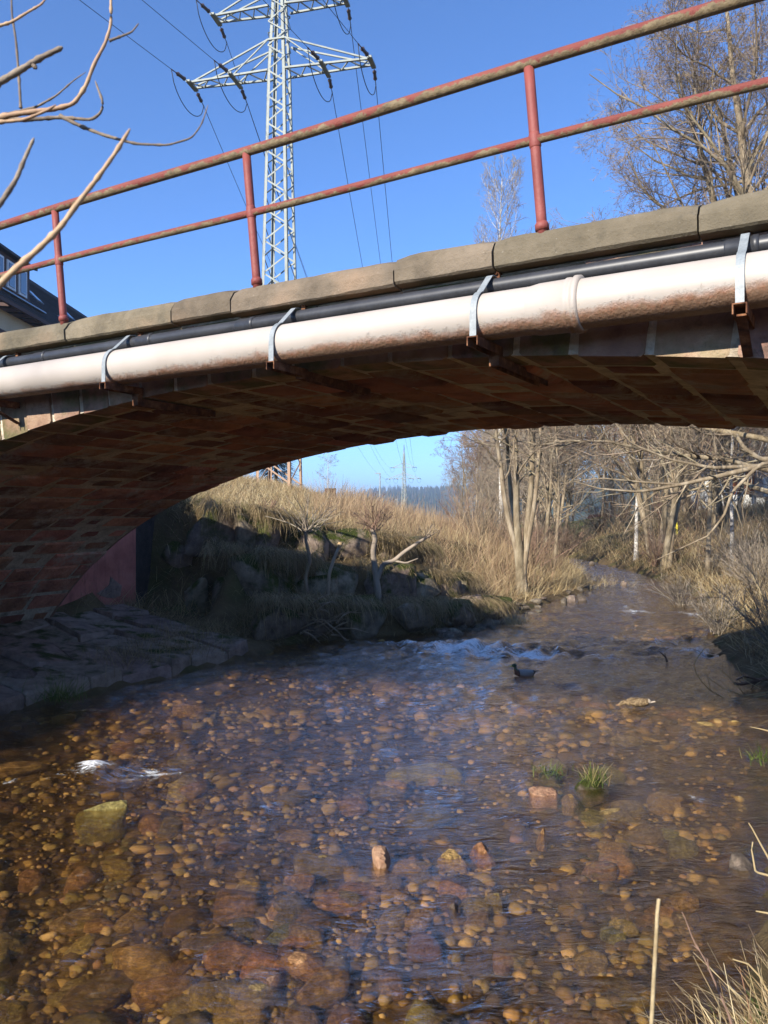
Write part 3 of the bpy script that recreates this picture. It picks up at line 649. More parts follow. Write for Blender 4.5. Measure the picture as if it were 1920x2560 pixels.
M_DARKW = speckle('blackish_render', [(0.3, (0.03, 0.027, 0.026)), (0.7, (0.075, 0.066, 0.062))], 5, 0.95, 0.02, 40)  # even near-black colour on the box past the red wall's end
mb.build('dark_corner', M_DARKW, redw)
def on_red(u, v):                 # pixel to a point of the red wall's plane
    d = px(u, v, 1.0) - np.array([0, 0, CAM_H]); t = (wa @ wnn) / (d[:2] @ wnn); return np.array([0, 0, CAM_H]) + d * t
pp = [on_red(u, v) for u, v in [(240, 1484), (258, 1474), (272, 1462), (276, 1441), (284, 1448), (294, 1456), (304, 1464), (302, 1480), (300, 1490), (284, 1496), (266, 1494), (250, 1489)]]
cen = np.mean(pp, 0); w3 = np.array([*wnn, 0])
out = [p + w3 * 0.002 for p in pp]; rim = [p + w3 * 0.012 + (cen - p) * 0.02 for p in pp]; inn = [p + w3 * (0.016 + 0.01 * math.sin(i * 2.4)) + (cen - p) * 0.35 for i, p in enumerate(pp)]; n_ = len(pp)
fs = [(i, (i + 1) % n_, n_ + (i + 1) % n_, n_ + i) for i in range(n_)] + [(n_ + i, n_ + (i + 1) % n_, 2 * n_ + (i + 1) % n_, 2 * n_ + i) for i in range(n_)] + [(2 * n_ + i, 2 * n_ + (i + 1) % n_, 3 * n_) for i in range(n_)]
tag(MB().add(out + rim + inn + [cen + w3 * 0.012], fs).build('bare_patch', M_SLAB, redw), 'patch of bare rubble where the red render broke away')

# ------------------------------------------------------------------ stones in and beside the water
def bedcol(name, stops, alg):
    m = N(name); c = m.ramp(m.noise(5, 7, 0.65), stops); c = m.vary(c, m.rnd(), 0.35, 0.03)
    c = m.mix(m.ramp(m.noise(2.1, 5), [(0.5, 0.0), (0.68, alg)]), c, (0.17, 0.13, 0.018)); c = m.mix(0.7, c, m.ramp(m.noise(13, 7, 0.75), [(0.3, 0.35), (0.5, 1.0), (0.7, 1.5)]), 'MULTIPLY'); m.color(c).set(Roughness=0.75); m.bump(m.noise(9, 7, 0.7), 0.08); return m.m
M_BED1 = bedcol('orange_river_stone', [(0.32, (0.10, 0.05, 0.016)), (0.5, (0.38, 0.21, 0.065)), (0.66, (0.72, 0.44, 0.17))], 0.3)
M_BED2 = bedcol('brown_river_stone', [(0.32, (0.055, 0.03, 0.013)), (0.5, (0.24, 0.14, 0.055)), (0.66, (0.52, 0.33, 0.14))], 0.45)
M_BED3 = bedcol('algae_river_stone', [(0.32, (0.08, 0.06, 0.014)), (0.5, (0.28, 0.215, 0.055)), (0.66, (0.5, 0.40, 0.13))], 0.6)
M_BED4 = bedcol('red_river_stone', [(0.3, (0.20, 0.095, 0.05)), (0.5, (0.34, 0.195, 0.105)), (0.7, (0.54, 0.34, 0.19))], 0.1)
def _dim(m_, k):
    for n_ in m_.node_tree.nodes:
        if n_.type == 'VALTORGB':
            for e_ in n_.color_ramp.elements: e_.color = (e_.color[0] * k, e_.color[1] * k * 1.04, e_.color[2] * k * 1.1, 1)
            break
for m_ in (M_BED1, M_BED2, M_BED3, M_BED4): _dim(m_, 1.2)
BEDS = [M_BED1, M_BED2, M_BED3, M_BED4]
protos = {}
def rock_mesh(seed, sub, boxy, rough, mat):
    key = (seed, sub, boxy, rough, mat.name)
    if key not in protos:
        V, F = rock_v(seed, (1, 1, 1), sub, boxy, rough); me = mesh_np('river_stone', V, None, F, sub != 3); me.materials.append(mat); protos[key] = me
    return protos[key]
def stone(name, loc, size, mat, label, group=None, seed=0, sub=2, boxy=0.8, rough=0.25, rz=0.0, tilt=0.0):
    o = bpy.data.objects.new(name, rock_mesh(seed, sub, boxy, rough, mat)); COL.objects.link(o)
    o.location = tuple(map(float, loc)); o.scale = tuple(map(float, size)); o.rotation_euler = (tilt, tilt * 0.6, rz); return tag(o, label, 'stone', group)
def wet(u, v, w, top, mat, label, seed, asp=0.8, boxy=0.75, name='river_stone', tilt=0.0):   # a stone that breaks the surface: width in photo pixels, top above the water
    p = pz(u, v); s = w / FPX * p[1]; bz = float(ground(p[0], p[1])); h = top - bz + 0.06
    return stone(name, (p[0], p[1] + s * asp * 0.3, bz - 0.06 + h / 2), (s * 1.35, s * asp * 1.35, h), mat, label, None, seed, 3, boxy, 0.3, seed * 1.3, tilt)
M_DRY = speckle('pale_dry_stone', [(0.3, (0.35, 0.18, 0.10)), (0.7, (0.60, 0.38, 0.24))], 6, 0.9, 0.01, 40)
wet(955, 2158, 56, 0.075, M_DRY, 'pointed pinkish stone standing up out of the riffle', 11, 0.8, 0.6)
wet(1210, 2128, 54, 0.05, M_BED1, 'ochre stone with a pale dry cap above the water', 12)
wet(1355, 2082, 26, 0.03, M_BED1, 'tiny orange pebble poking out of the rippled water', 13)
wet(1235, 2240, 40, 0.035, M_BED3, 'round olive brown cobble with its top just dry', 14)
wet(1135, 2272, 22, 0.05, M_SLAB, 'small grey pebble leaning beside another in the shallows', 15)
wet(1130, 2140, 74, 0.015, M_BED1, 'broad flat ochre stone awash next to the ochre pair', 16)
wet(258, 2025, 100, 0.07, M_BED3, 'mossy edged slab stone breaking the surface below the white foam', 17, 0.5)
wet(1430, 1996, 42, 0.03, M_BED1, 'ochre cobble touching the grassy islet in the stream', 18)
wet(1360, 1982, 62, 0.03, M_BED4, 'reddish flat stone just awash beside the grassy islet', 19)
wet(1660, 2000, 74, 0.03, M_BED4, 'wide rust red stone awash in the ruffled water', 20)
wet(1860, 2170, 62, 0.09, M_RUBBLE, 'grey brown stone at the waterline under the straw stems', 21)
wet(1480, 1975, 66, 0.06, M_BLOCK, 'low mossy islet stone carrying a grass tuft in midstream', 22)
wet(1375, 1932, 58, 0.02, M_BLOCK, 'sunken mossy stone carrying short green shoots in midstream', 23)
wet(60, 1748, 62, 0.42, M_SLAB, 'upright grey boulder at the edge of the stone apron', 24, 0.8, 0.6)
for q_, (u, v, w, t_) in enumerate([(1450, 1478, 26, .12), (1475, 1470, 16, .1), (1430, 1500, 30, .14), (1456, 1502, 22, .1), (1410, 1508, 20, .12), (1560, 1462, 20, .12), (1480, 1411, 16, .15), (1500, 1405, 12, .12)]):
    p = pz(u, v, 0.03); s = w / FPX * p[1]
    stone('bank_stone', (p[0], p[1], 0.04), (s, s * .8, 0.3), M_RUBBLE, 'sunlit pale stone lying on the gravel spit at the bend', 'stones on the gravel spit', 60 + q_, 2, 0.7, 0.2, q_ * 1.1)
r2 = np.random.default_rng(5)
tt_ = np.linspace(0, 1, 90)
for q_ in range(90):              # stones strewn along the left water edge towards the bend
    y_ = r2.uniform(19.5, 41); p_ = (xat(LEFT, y_) + r2.normal(-0.05, 0.22), y_); s = r2.uniform(0.08, 0.3)
    stone('edge_stone', (p_[0], p_[1], max(float(ground(p_[0], p_[1])), -0.06) + s * .12 + float(fall(y_))), (s * 1.2, s, s * .7), M_RUBBLE, 'pale stone at the left water edge towards the bend', 'stones along the left water edge', 80 + q_ % 9, 2, 0.6, 0.2, r2.uniform(0, 6))
for q_ in range(70):              # rubble at the foot of the wall, in the shade
    u, v = r2.uniform(1095, 1285), 0; v = 1592 - (u - 1095) * 0.22 + r2.uniform(-28, 4); p = pz(u, v, 0.03); s = r2.uniform(0.10, 0.36)
    stone('bank_stone', (p[0], p[1], max(float(ground(p[0], p[1])), -0.05) + s * .15), (s * 1.2, s, s * 0.75), M_RUBBLE, 'grey stone in the shaded rubble heap at the wall foot', 'rubble at the foot of the wall', 80 + q_ % 9, 2, 0.6, 0.2, r2.uniform(0, 6), r2.normal(0, .3))
# cobbles on the bed: the 280 that show largest are objects, the rest one mass
def bed_pts(n, rgen):
    y = rgen.uniform(3.2, 30, n * 4) ** 1.0; y = 3.2 + (rgen.uniform(0, 1, n * 4) ** 1.7) * 17; x = rgen.uniform(-0.56, 0.6, n * 4) * y
    ok = inside(x, y, RIVER) & (ground(x, y) < -0.06) & (rgen.uniform(0, 1, n * 4) < 0.25 + 0.75 * sstep(-0.3, 0.25, fbm2(x, y, 0.9, 3, 93))); return x[ok][:n], y[ok][:n]
bx_, by_ = bed_pts(10500, r2); bz_ = ground(bx_, by_)
sz = 0.04 * np.exp(r2.normal(0, 0.72, len(bx_))) + 0.03 * (by_ > 9); sz = np.clip(sz, 0.04, 0.55)
cand = np.argsort(-(sz / by_)); big = cand[:280]; small = cand[280:]
for q_ in big:
    s = sz[q_] * 1.15; mi = r2.choice(4, p=[.38, .46, .13, .03]); mt = BEDS[mi]; hh = min(s * r2.uniform(.45, .75), -0.015 - bz_[q_] + s * 0.25)
    hh = min(max(hh, 0.05), max((-0.02 - bz_[q_]) / 0.66, 0.04))
    stone('river_cobble', (bx_[q_], by_[q_], bz_[q_] + hh * .22), (s * 1.25, s, hh), mt, ['orange', 'dark brown', 'olive algae covered', 'rust red'][mi] + ' cobble lying on the stream bed under clear water', ['orange', 'brown', 'olive', 'red'][mi] + ' cobbles under the clear water', 200 + q_ % 16, 2, 0.65, 0.4, r2.uniform(0, 6.3))
VB, FB = ICO[1]; allV = []; allF = []; 
RV = [rock_v(400 + k_, (1, 1, 1), 1, 0.7, 0.45)[0] for k_ in range(10)]
for i, q_ in enumerate(small):
    s = sz[q_]; h_ = s * 0.55; V = rotz(RV[q_ % 10] * np.array([s * 1.25, s, h_]), q_ * 1.7) + np.array([bx_[q_], by_[q_], bz_[q_] + h_ * .2]); allV.append(V); allF.append(FB + i * len(VB))
m = N('pebble_mass'); c = m.ramp(m.island(), [(0.0, (0.045, 0.026, 0.012)), (0.35, (0.14, 0.085, 0.03)), (0.6, (0.36, 0.22, 0.07)), (0.78, (0.26, 0.195, 0.05)), (0.93, (0.68, 0.46, 0.21)), (1.0, (0.36, 0.19, 0.10))])
m.color(m.mix(0.6, c, m.ramp(m.noise(9, 6), [(0.3, 0.5), (0.7, 1.4)]), 'MULTIPLY')).set(Roughness=0.8); m.bump(m.noise(20, 5), 0.015)
tag(obj('bed_pebbles', mesh_np('bed_pebbles', np.concatenate(allV), None, np.concatenate(allF)), m.m), 'countless small brown and orange pebbles covering the stream bed', 'pebbles', kind='stuff')
# ------------------------------------------------------------------ power pylons and lines
m = N('pale_green_grey_paint'); zc = m.sep(m.coord())[2]
c = m.ramp(m.noise(3, 5), [(0.3, (0.23, 0.25, 0.225)), (0.7, (0.31, 0.335, 0.30))])
c = m.mix(m.ramp(m.math('ADD', m.math('MULTIPLY', zc, 0.12), m.math('MULTIPLY', m.noise(5, 6), 0.5)), [(0.35, 0.8), (0.75, 0.0)]), c, (0.36, 0.2, 0.11))
m.color(c).set(Roughness=0.6, Specular_IOR_Level=0.3); M_PYL = m.m
M_INS = plain('brown_insulator', (0.075, 0.045, 0.035), 0.3, 0, 0.6); M_WIRE = plain('dark_wire', (0.03, 0.032, 0.036), 0.5, 0.3)
PB = np.array([-5.2, 38.8]); PBZ = 4.0
a_arm = np.array([0.975, -0.222, 0]); a_nrm = np.array([0.222, 0.975, 0]); UPV = np.array([0, 0, 1.])
def loc(a, b, z): return a_arm * a + a_nrm * b + UPV * z     # local: along the arm, along the line, height above the foot
def half(z): return float(np.interp(z, [0, 8, 20.4, 23.6, 27.5, 30], [0.82, 0.645, 0.455, 0.42, 0.30, 0.05]))
pyl = thing('power_pylon', 'pale grey green steel lattice pylon rising behind the bridge railing', 'pylon', (*PB, PBZ), 'lattice pylons of the power line', world=False)
zs = [0.0]
while zs[-1] < 27.0: zs.append(zs[-1] + half(zs[-1]) * 1.25 + 0.05)
zs[-1] = 27.5
for sx in (-1, 1):
    for sy in (-1, 1):
        mb = MB()
        for z0, z1 in ((-1.6, 20.4), (20.4, 30.0)):
            h0, h1 = half(max(z0, 0)) + (0.11 if z0 < 0 else 0), half(z1)
            for (wx_, wy_) in ((0.15, 0.02), (0.02, 0.15)):
                ofs = a_arm * (-sx * (wx_ / 2)) + a_nrm * (-sy * (wy_ / 2))
                A_, B_ = loc(sx * h0, sy * h0, z0) + ofs, loc(sx * h1, sy * h1, z1) + ofs
                cs = [e + a_arm * i * wx_ / 2 + a_nrm * j * wy_ / 2 for e in (A_, B_) for i, j in ((-1, -1), (1, -1), (1, 1), (-1, 1))]
                mb.hexa(cs)
        mb.build('leg', M_PYL, pyl)
for k, (z0, z1) in enumerate(zip(zs[:-1], zs[1:])):
    h0, h1 = half(z0), half(z1)
    for face in range(4):
        f = 1 if (k + face // 2) % 2 else -1; w = 0.075 if z0 < 20 else 0.06
        if face == 0: A_, B_ = loc(-f * h0, -h0, z0), loc(f * h1, -h1, z1)
        elif face == 1: A_, B_ = loc(-f * h0, h0, z0), loc(f * h1, h1, z1)
        elif face == 2: A_, B_ = loc(-h0, -f * h0, z0), loc(-h1, f * h1, z1)
        else: A_, B_ = loc(h0, -f * h0, z0), loc(h1, f * h1, z1)
        MB().bar(A_, B_, w if face < 2 else 0.02, 0.02 if face < 2 else w, a_nrm if face < 2 else UPV).build('brace', M_PYL, pyl)
def crossarm(z, span, rise, atts):
    hb = half(z); arm = MB()
    for sx in (-1, 1):
        tip = lambda b: loc(sx * span, b * 0.28, z)
        for sy in (-1, 1):
            arm.bar(loc(sx * hb, sy * hb, z), tip(sy), 0.10, 0.09)
            arm.bar(loc(sx * half(z + rise), sy * half(z + rise), z + rise), loc(sx * (span - 0.2), sy * 0.2, z + 0.08), 0.07, 0.07)
            if rise > 1.2: arm.bar(loc(sx * half(z + rise), sy * half(z + rise), z + rise), loc(sx * span * 0.5, sy * 0.36, z), 0.055, 0.055)
        n = 8
        for i in range(n):
            t0, t1 = i / n, (i + 1) / n; s0 = 1 if i % 2 else -1; w_ = lambda t: hb + (0.28 - hb) * t; x_ = lambda t: hb + (span - hb) * t
            arm.bar(loc(sx * x_(t0), s0 * w_(t0), z), loc(sx * x_(t1), -s0 * w_(t1), z), 0.05, 0.05)
        arm.bar(loc(sx * span, -0.5, z - 0.02), loc(sx * span, 0.5, z - 0.02), 0.22, 0.10)
    arm.bar(loc(-half(z + rise), -half(z + rise), z + rise), loc(half(z + rise), -half(z + rise), z + rise), 0.08)
    arm = arm.build('crossarm', M_PYL, pyl)
    return arm
crossarm(20.4, 4.72, 1.5, None); crossarm(23.6, 3.4, 1.2, None)
IN_DIR = np.array([-0.378, -0.926, -0.06]); FAR_P = np.array([5.7, 222.0]); FAR_Z = -8.3
OUT_DIR = np.array([0.06, 0.995, -0.075])
ATT = [(-4.72, 20.4), (-2.35, 20.4), (2.35, 20.4), (4.72, 20.4), (-3.4, 23.6), (3.4, 23.6)]
ends = []
for a, z in ATT:
    e = []
    if abs(a) < 3: MB().bar(loc(a, -0.75, z - 0.05), loc(a, 0.75, z - 0.05), 0.2, 0.09).build('arm_plate', M_PYL, pyl)
    for sgn, dr in ((-1, IN_DIR), (1, OUT_DIR)):
        b0 = loc(a, sgn * (0.72 if abs(a) < 3 else 0.5), z - 0.06); d_ = dr / np.linalg.norm(dr)
        prof = [(0, .02), (.18, .02), (.2, .05)]
        for k_ in range(6):
            t = 0.24 + 0.10 * k_; rr = 0.085 if k_ not in (0, 5) else 0.105; prof += [(t, .04), (t + .02, rr), (t + .06, rr), (t + .08, .04)]
        prof += [(.9, .05), (.95, .02), (1.3, .03)]
        MB().tube([b0 + d_ * t for t, _ in prof], [r_ for _, r_ in prof], 10).build('insulator', M_INS, pyl, True); e.append(b0 + d_ * 1.3)
    t = np.linspace(0, 1, 15)[:, None]; P = e[0] * (1 - t) + e[1] * t; P[:, 2] -= 1.15 * (1 - (2 * t[:, 0] - 1) ** 2) ** 0.6
    MB().tube(P, 0.022, 5).build('jumper_cable', M_WIRE, pyl, True); ends.append(e)
pyl2 = copy_tree(pyl, (*FAR_P, FAR_Z), -0.16, 1.0, 'distant pale lattice pylon standing before the blue forested hill')
for (a, z), (e0, e1) in zip(ATT, ends):
    base = np.array([*PB, PBZ])
    A_ = base + e1; c2, s2 = math.cos(-0.16), math.sin(-0.16); R = np.array([[c2, -s2, 0], [s2, c2, 0], [0, 0, 1]])
    B_ = np.array([*FAR_P, FAR_Z]) + R @ e0
    t = np.linspace(0, 1, 60)[:, None]; P = A_ * (1 - t) + B_ * t; P[:, 2] -= 4.2 * 4 * (t * (1 - t))[:, 0]
    tag(MB().tube(P, 0.017, 4).build('power_cable', M_WIRE, None, True), 'dark overhead cable strung from the near pylon to the distant pylon', 'cable', 'power cables running down the valley')
    A_ = base + e0; B_ = A_ + np.array([-0.378, -0.926, 0]) * 170 + UPV * 3
    P = A_ * (1 - t) + B_ * t; P[:, 2] -= 3.0 * 4 * (t * (1 - t))[:, 0]
    tag(MB().tube(P, 0.017, 4).build('power_cable', M_WIRE, None, True), 'dark overhead cable leaving the near pylon across the open blue sky', 'cable', 'power cables passing overhead')
# ------------------------------------------------------------------ bare trees
def polytube(P, R, n):            # P (N,k,3), R (N,k) -> one batch of tapered tubes
    P = np.asarray(P, float); Nn, k = P.shape[:2]; t = np.gradient(P, axis=1); t /= np.linalg.norm(t, axis=2, keepdims=True) + 1e-9
    ref = np.where(np.abs(t[:, :1, 2:3]) > 0.85, np.array([1., 0, 0]), np.array([0, 0, 1.])); x = np.cross(t, np.broadcast_to(ref, t.shape)); x /= np.linalg.norm(x, axis=2, keepdims=True) + 1e-9
    y = np.cross(t, x); a = np.arange(n) / n * 2 * math.pi
    V = P[:, :, None] + R[:, :, None, None] * (np.cos(a)[:, None] * x[:, :, None] + np.sin(a)[:, None] * y[:, :, None])
    base = np.arange(Nn)[:, None, None] * (k * n) + np.arange(k - 1)[None, :, None] * n; j = np.arange(n)[None, None]; j1 = (np.arange(n)[None, None] + 1) % n
    Q = np.stack([base + j, base + j1, base + n + j1, base + n + j], -1).reshape(-1, 4)
    return V.reshape(-1, 3), Q
def join(parts):
    V = []; Q = []; o = 0
    for v, q in parts: V.append(v); Q.append(q + o); o += len(v)
    return np.concatenate(V), np.concatenate(Q)
def spawn(P, R, per, rg, t0=0.2, t1=1.0, ang=(0.6, 1.1), lf=(0.35, 0.6), k=5, up=0.1, wig=0.25, rr=0.55, tip=0.25, rmin=0.003, taper=0.6):
    Nn, kk = P.shape[:2]; tot = int(round(Nn * per)); pi = np.repeat(np.arange(Nn), int(math.ceil(per)))[:tot] if per >= 1 else rg.choice(Nn, tot, False)
    t = rg.uniform(t0, t1, tot); f = t * (kk - 1); i = np.minimum(f.astype(int), kk - 2); fr = (f - i)[:, None]
    p0 = P[pi, i] * (1 - fr) + P[pi, i + 1] * fr; r0 = R[pi, i] * (1 - fr[:, 0]) + R[pi, i + 1] * fr[:, 0]
    tg = P[pi, i + 1] - P[pi, i]; tg /= np.linalg.norm(tg, axis=1)[:, None] + 1e-9
    plen = np.linalg.norm(np.diff(P, axis=1), axis=2).sum(1)[pi]
    rv = rg.normal(size=(tot, 3)); rv -= (rv * tg).sum(1)[:, None] * tg; rv /= np.linalg.norm(rv, axis=1)[:, None] + 1e-9
    an = rg.uniform(*ang, tot)[:, None]; d = tg * np.cos(an) + rv * np.sin(an)
    L = plen * rg.uniform(*lf, tot) * (1 - taper * t); st = (L / (k - 1))[:, None]
    pts = [p0]
    for s in range(k - 1):
        d = d + rg.normal(0, wig, (tot, 3)) + np.array([0, 0, up]); d /= np.linalg.norm(d, axis=1)[:, None]; pts.append(pts[-1] + d * st)
    rs = np.maximum(r0 * rr, rmin); Rn = rs[:, None] * np.linspace(1, tip, k)[None]; return np.stack(pts, 1), np.maximum(Rn, rmin * 0.7)
def stem(path, r0, r1, k=14, seed=0, wob=0.05):
    path = np.asarray(path, float); d = np.concatenate([[0], np.cumsum(np.linalg.norm(np.diff(path, axis=0), axis=1))]); t = np.linspace(0, d[-1], k)
    P = np.stack([np.interp(t, d, path[:, c]) for c in range(3)], -1)
    P[1:-1] += fbm(P[1:-1] * 0.8 + seed * 3.7, 2, seed)[:, None] * np.array([wob, wob * .7, 0]); return P, np.linspace(r0, r1, k) * (1 + 0.5 * np.exp(-np.arange(k) * 1.5))
def bark(name, stops, scale=5, island=0.2, rough=0.9, stretch=(1, 1, 0.35)):
    m = N(name); c = m.vary(m.ramp(m.noise(scale, 7, 0.65, stretch), stops), m.island(), island, 0.01); m.color(c).set(Roughness=rough, Specular_IOR_Level=0.2); m.bump(m.noise(scale * 4, 5, 0.7, stretch), 0.02); return m.m
M_BARK = bark('lichen_bark', [(0.3, (0.10, 0.075, 0.045)), (0.5, (0.24, 0.19, 0.12)), (0.7, (0.40, 0.34, 0.24))])
M_TWIG = bark('brown_twig', [(0.3, (0.14, 0.105, 0.072)), (0.7, (0.34, 0.265, 0.18))], 3, 0.4)
M_TWIGR = bark('reddish_twig', [(0.3, (0.16, 0.10, 0.07)), (0.7, (0.32, 0.21, 0.145))], 3, 0.35)
M_TWIGG = bark('grey_twig', [(0.3, (0.16, 0.13, 0.10)), (0.7, (0.37, 0.31, 0.235))], 3, 0.35)
M_BIRCH = bark('birch_bark', [(0.36, (0.07, 0.06, 0.05)), (0.44, (0.42, 0.39, 0.34)), (0.6, (0.62, 0.59, 0.53))], 6, 0.1, 0.8, (1, 1, 2.2))
M_CONE = bark('alder_cones', [(0.3, (0.09, 0.055, 0.038)), (0.7, (0.22, 0.135, 0.09))], 3, 0.4)

def tree_parts(root, trunks, crown, mt, mc, cones=None):
    V, Q = join(trunks); obj('trunk', mesh_np('trunk', V, Q), mt, root)
    V, Q = join(crown); obj('crown', mesh_np('crown', V, Q), mc, root)
    if cones is not None: tag(obj('cones', mesh_np('cones', cones[0], None, cones[1]), M_CONE, root), kind='stuff')

def make_tree(root, rg, height, stems=1, r=0.16, lean=0.0, spread=1.0, first=0.25, n1=14, n2=7, n3=7, n4=0, droop=0.0, mt=None, mc=None, rmin=0.006, cones=0, limbs=(0.5, 0.75), up1=0.12, wig=0.2):
    tr = []; PP = []; RR = []
    for s in range(stems):
        a = rg.uniform(0, 6.28); q = lean + (0.16 * rg.uniform(0.6, 1.2) if stems > 1 else 0)
        top = np.array([math.cos(a) * q * height, math.sin(a) * q * height, height * rg.uniform(0.85, 1.0)])
        b = np.array([math.cos(a), math.sin(a), 0]) * (0.12 * (stems > 1))
        P, R = stem([b - [0, 0, 0.3], b + top * 0.3 + rg.normal(0, .01 * height, 3) * [1, 1, 0], b + top * 0.65 + rg.normal(0, .015 * height, 3) * [1, 1, 0], top + b], r * rg.uniform(.75, 1), r * 0.12, 14, int(rg.integers(99)))
        PP.append(P); RR.append(R)
    P0 = np.array(PP); R0 = np.array(RR); tr.append(polytube(P0, R0, 9))
    P1, R1 = spawn(P0, R0, n1, rg, first, 0.98, (0.5, 1.15), (limbs[0] * spread, limbs[1] * spread), 8, up1, wig * .8, 0.5, 0.2, rmin, 0.75)
    tr.append(polytube(P1, R1, 6))
    P2, R2 = spawn(P1, R1, n2, rg, 0.15, 1.0, (0.4, 1.0), (0.35, 0.6), 6, 0.06 - droop, wig, 0.55, 0.3, rmin, 0.5)
    P3, R3 = spawn(P2, R2, n3, rg, 0.15, 1.0, (0.4, 1.0), (0.35, 0.65), 5, 0.03 - droop, wig * 1.1, 0.6, 0.4, rmin * 0.8, 0.5)
    cr = [polytube(P2, R2, 4), polytube(P3, R3, 3)]; last = P3
    if n4:
        P4, R4 = spawn(P3, R3, n4, rg, 0.2, 1.0, (0.4, 1.0), (0.45, 0.8), 3, -droop, 0.25, 0.7, 0.5, rmin * 0.68, 0.4); cr.append(polytube(P4, R4, 3)); last = P4
    co = None
    if cones:
        pk = rg.choice(len(last), min(cones, len(last)), False); c0 = last[pk, -1] + rg.normal(0, 0.02, (len(pk), 3)); oc = np.array([(1, 0, 0), (0, 1, 0), (-1, 0, 0), (0, -1, 0), (0, 0, 1.5), (0, 0, -1.5)])
        of = np.array([(0, 1, 4), (1, 2, 4), (2, 3, 4), (3, 0, 4), (1, 0, 5), (2, 1, 5), (3, 2, 5), (0, 3, 5)])
        sz_ = rg.uniform(0.008, 0.014, (len(pk), 1, 1)); V = (c0[:, None] + oc[None] * sz_).reshape(-1, 3); co = (V, (of[None] + np.arange(len(pk))[:, None, None] * 6).reshape(-1, 3))
    tree_parts(root, tr, cr, mt or M_BARK, mc or M_TWIG, co)
def gz(x, y): return float(ground(np.array([x]), np.array([y]))[0])
def at_uv(u, Y): return (u - 960) / FPX * Y

# big alder on the right bank, crown reaching over the bridge
AX, AY = 10.7, 18.6
t = thing('alder_tree', 'big spreading alder full of dark cones reaching over the right bank', 'tree', (AX, AY, gz(AX, AY)), world=False)
make_tree(t, np.random.default_rng(21), 14.5, 3, 0.24, 0.04, 1.0, 0.14, 24, 10, 8, 5, 0.02, M_BARK, M_TWIG, 0.006, 11000, (0.50, 0.68), 0.03)
cm_ = [c for c in t.children if c.name.startswith('crown')][0].data; cv_ = np.zeros(len(cm_.vertices) * 3, np.float32); cm_.vertices.foreach_get('co', cv_); cv_ = cv_.reshape(-1, 3)[::40]; best_ = (0, 0)
for k_ in range(36):              # turn it so that its long limbs reach out towards the bridge
    w_ = rotz(cv_, k_ * 0.1745) + np.array(t.location); uu_ = 960 + FPX * w_[:, 0] / w_[:, 1]; vv_ = 1280 - FPX * (w_[:, 2] - CAM_H) / w_[:, 1]
    best_ = max(best_, (int(((uu_ > 1440) & (uu_ < 1620) & (vv_ > 0) & (vv_ < 520)).sum()), k_))
t.rotation_euler[2] = best_[1] * 0.1745
# multi-stemmed tree on the left bank
u0, Y0 = 1300, 23.0; X0 = at_uv(u0, Y0)
t = thing('riverside_tree', 'bare tree with several upright stems at the end of the block wall', 'tree', (X0, Y0, 0.25), world=False)
rg = np.random.default_rng(33); tr = []; PP = []
for (ub, uu, vv, dY, r0) in [(1302, 1238, 1060, 0.0, 0.095), (1306, 1290, 1060, 0.1, 0.125), (1312, 1335, 1060, 0.15, 0.11), (1312, 1352, 1060, -0.1, 0.085), (1308, 1270, 1060, 0.4, 0.09)]:
    b = np.array([at_uv(ub, Y0) - X0, dY * .3, -0.35]); mid = np.array([at_uv((ub * .4 + uu * .6), Y0) - X0, dY, 2.0 + 0.5]); tp = np.array([at_uv(uu, Y0) - X0, dY * 1.6, 4.95]); end = tp + (tp - mid) * np.array([1.2, 1.6, 2.2])
    PP.append(stem([b, b * .5 + np.array([0, 0, 0.9]), mid, tp, end], r0, 0.02, 14, int(ub), 0.12))
P0 = np.array([p for p, _ in PP]); R0 = np.array([r_ for _, r_ in PP]); tr.append(polytube(P0, R0, 9))
tr.append(polytube(*[np.array([v]) for v in stem([(0, 0, -0.4), (0.02, 0, 0.4), (-0.03, 0, 1.2), (-0.08, 0, 1.9)], 0.17, 0.11, 10, 4, 0.06)], 12))
P1, R1 = spawn(P0, R0, 13, rg, 0.3, 0.98, (0.7, 1.3), (0.28, 0.5), 8, -0.02, 0.17, 0.42, 0.2, 0.008, 0.6); tr.append(polytube(P1, R1, 5))
P2, R2 = spawn(P1, R1, 7, rg, 0.2, 1, (0.4, .9), (0.35, 0.6), 6, 0.02, 0.2, 0.5, 0.4, 0.006); P3, R3 = spawn(P2, R2, 6, rg, 0.2, 1, (0.4, .9), (0.4, 0.7), 5, 0.0, 0.22, 0.6, 0.5, 0.005)
tree_parts(t, tr, [polytube(P2, R2, 4), polytube(P3, R3, 3)], M_BARK, M_TWIG)

# background bare trees: four kinds, copied
kinds = []
for i, (h, st_, sp, mt, mc, dr, lab) in enumerate([(13, 1, 0.75, M_BARK, M_TWIG, 0.0, ''), (11, 2, 0.85, M_BARK, M_TWIGG, 0.02, ''), (14, 1, 0.6, M_BIRCH, M_TWIGR, 0.08, ''), (10, 3, 0.9, M_BARK, M_TWIGR, 0.0, '')]):
    kinds.append((h, st_, sp, mt, mc, dr))
built = {}
def bare(kind, x, y, z, h, rz, label, group=None, name='bare_tree'):
    h0, st_, sp, mt, mc, dr = kinds[kind]
    if kind not in built:
        t = thing(name, label, 'tree', (x, y, z), group, world=False, rz=rz, sc=h / h0); built[kind] = t
        make_tree(t, np.random.default_rng(50 + kind), h0, st_, 0.12, 0.02, sp, 0.22, 15, 7, 7, 3 if kind != 1 else 4, dr, mt, mc, 0.0095)
        return t
    t = copy_tree(built[kind], (x, y, z), rz, h / h0, label, group); t.name = name; t.rotation_euler = (0.07 * math.sin(x * 7), 0.07 * math.cos(y * 5), rz)
    if group is None and 'group' in t: del t['group']
    return t
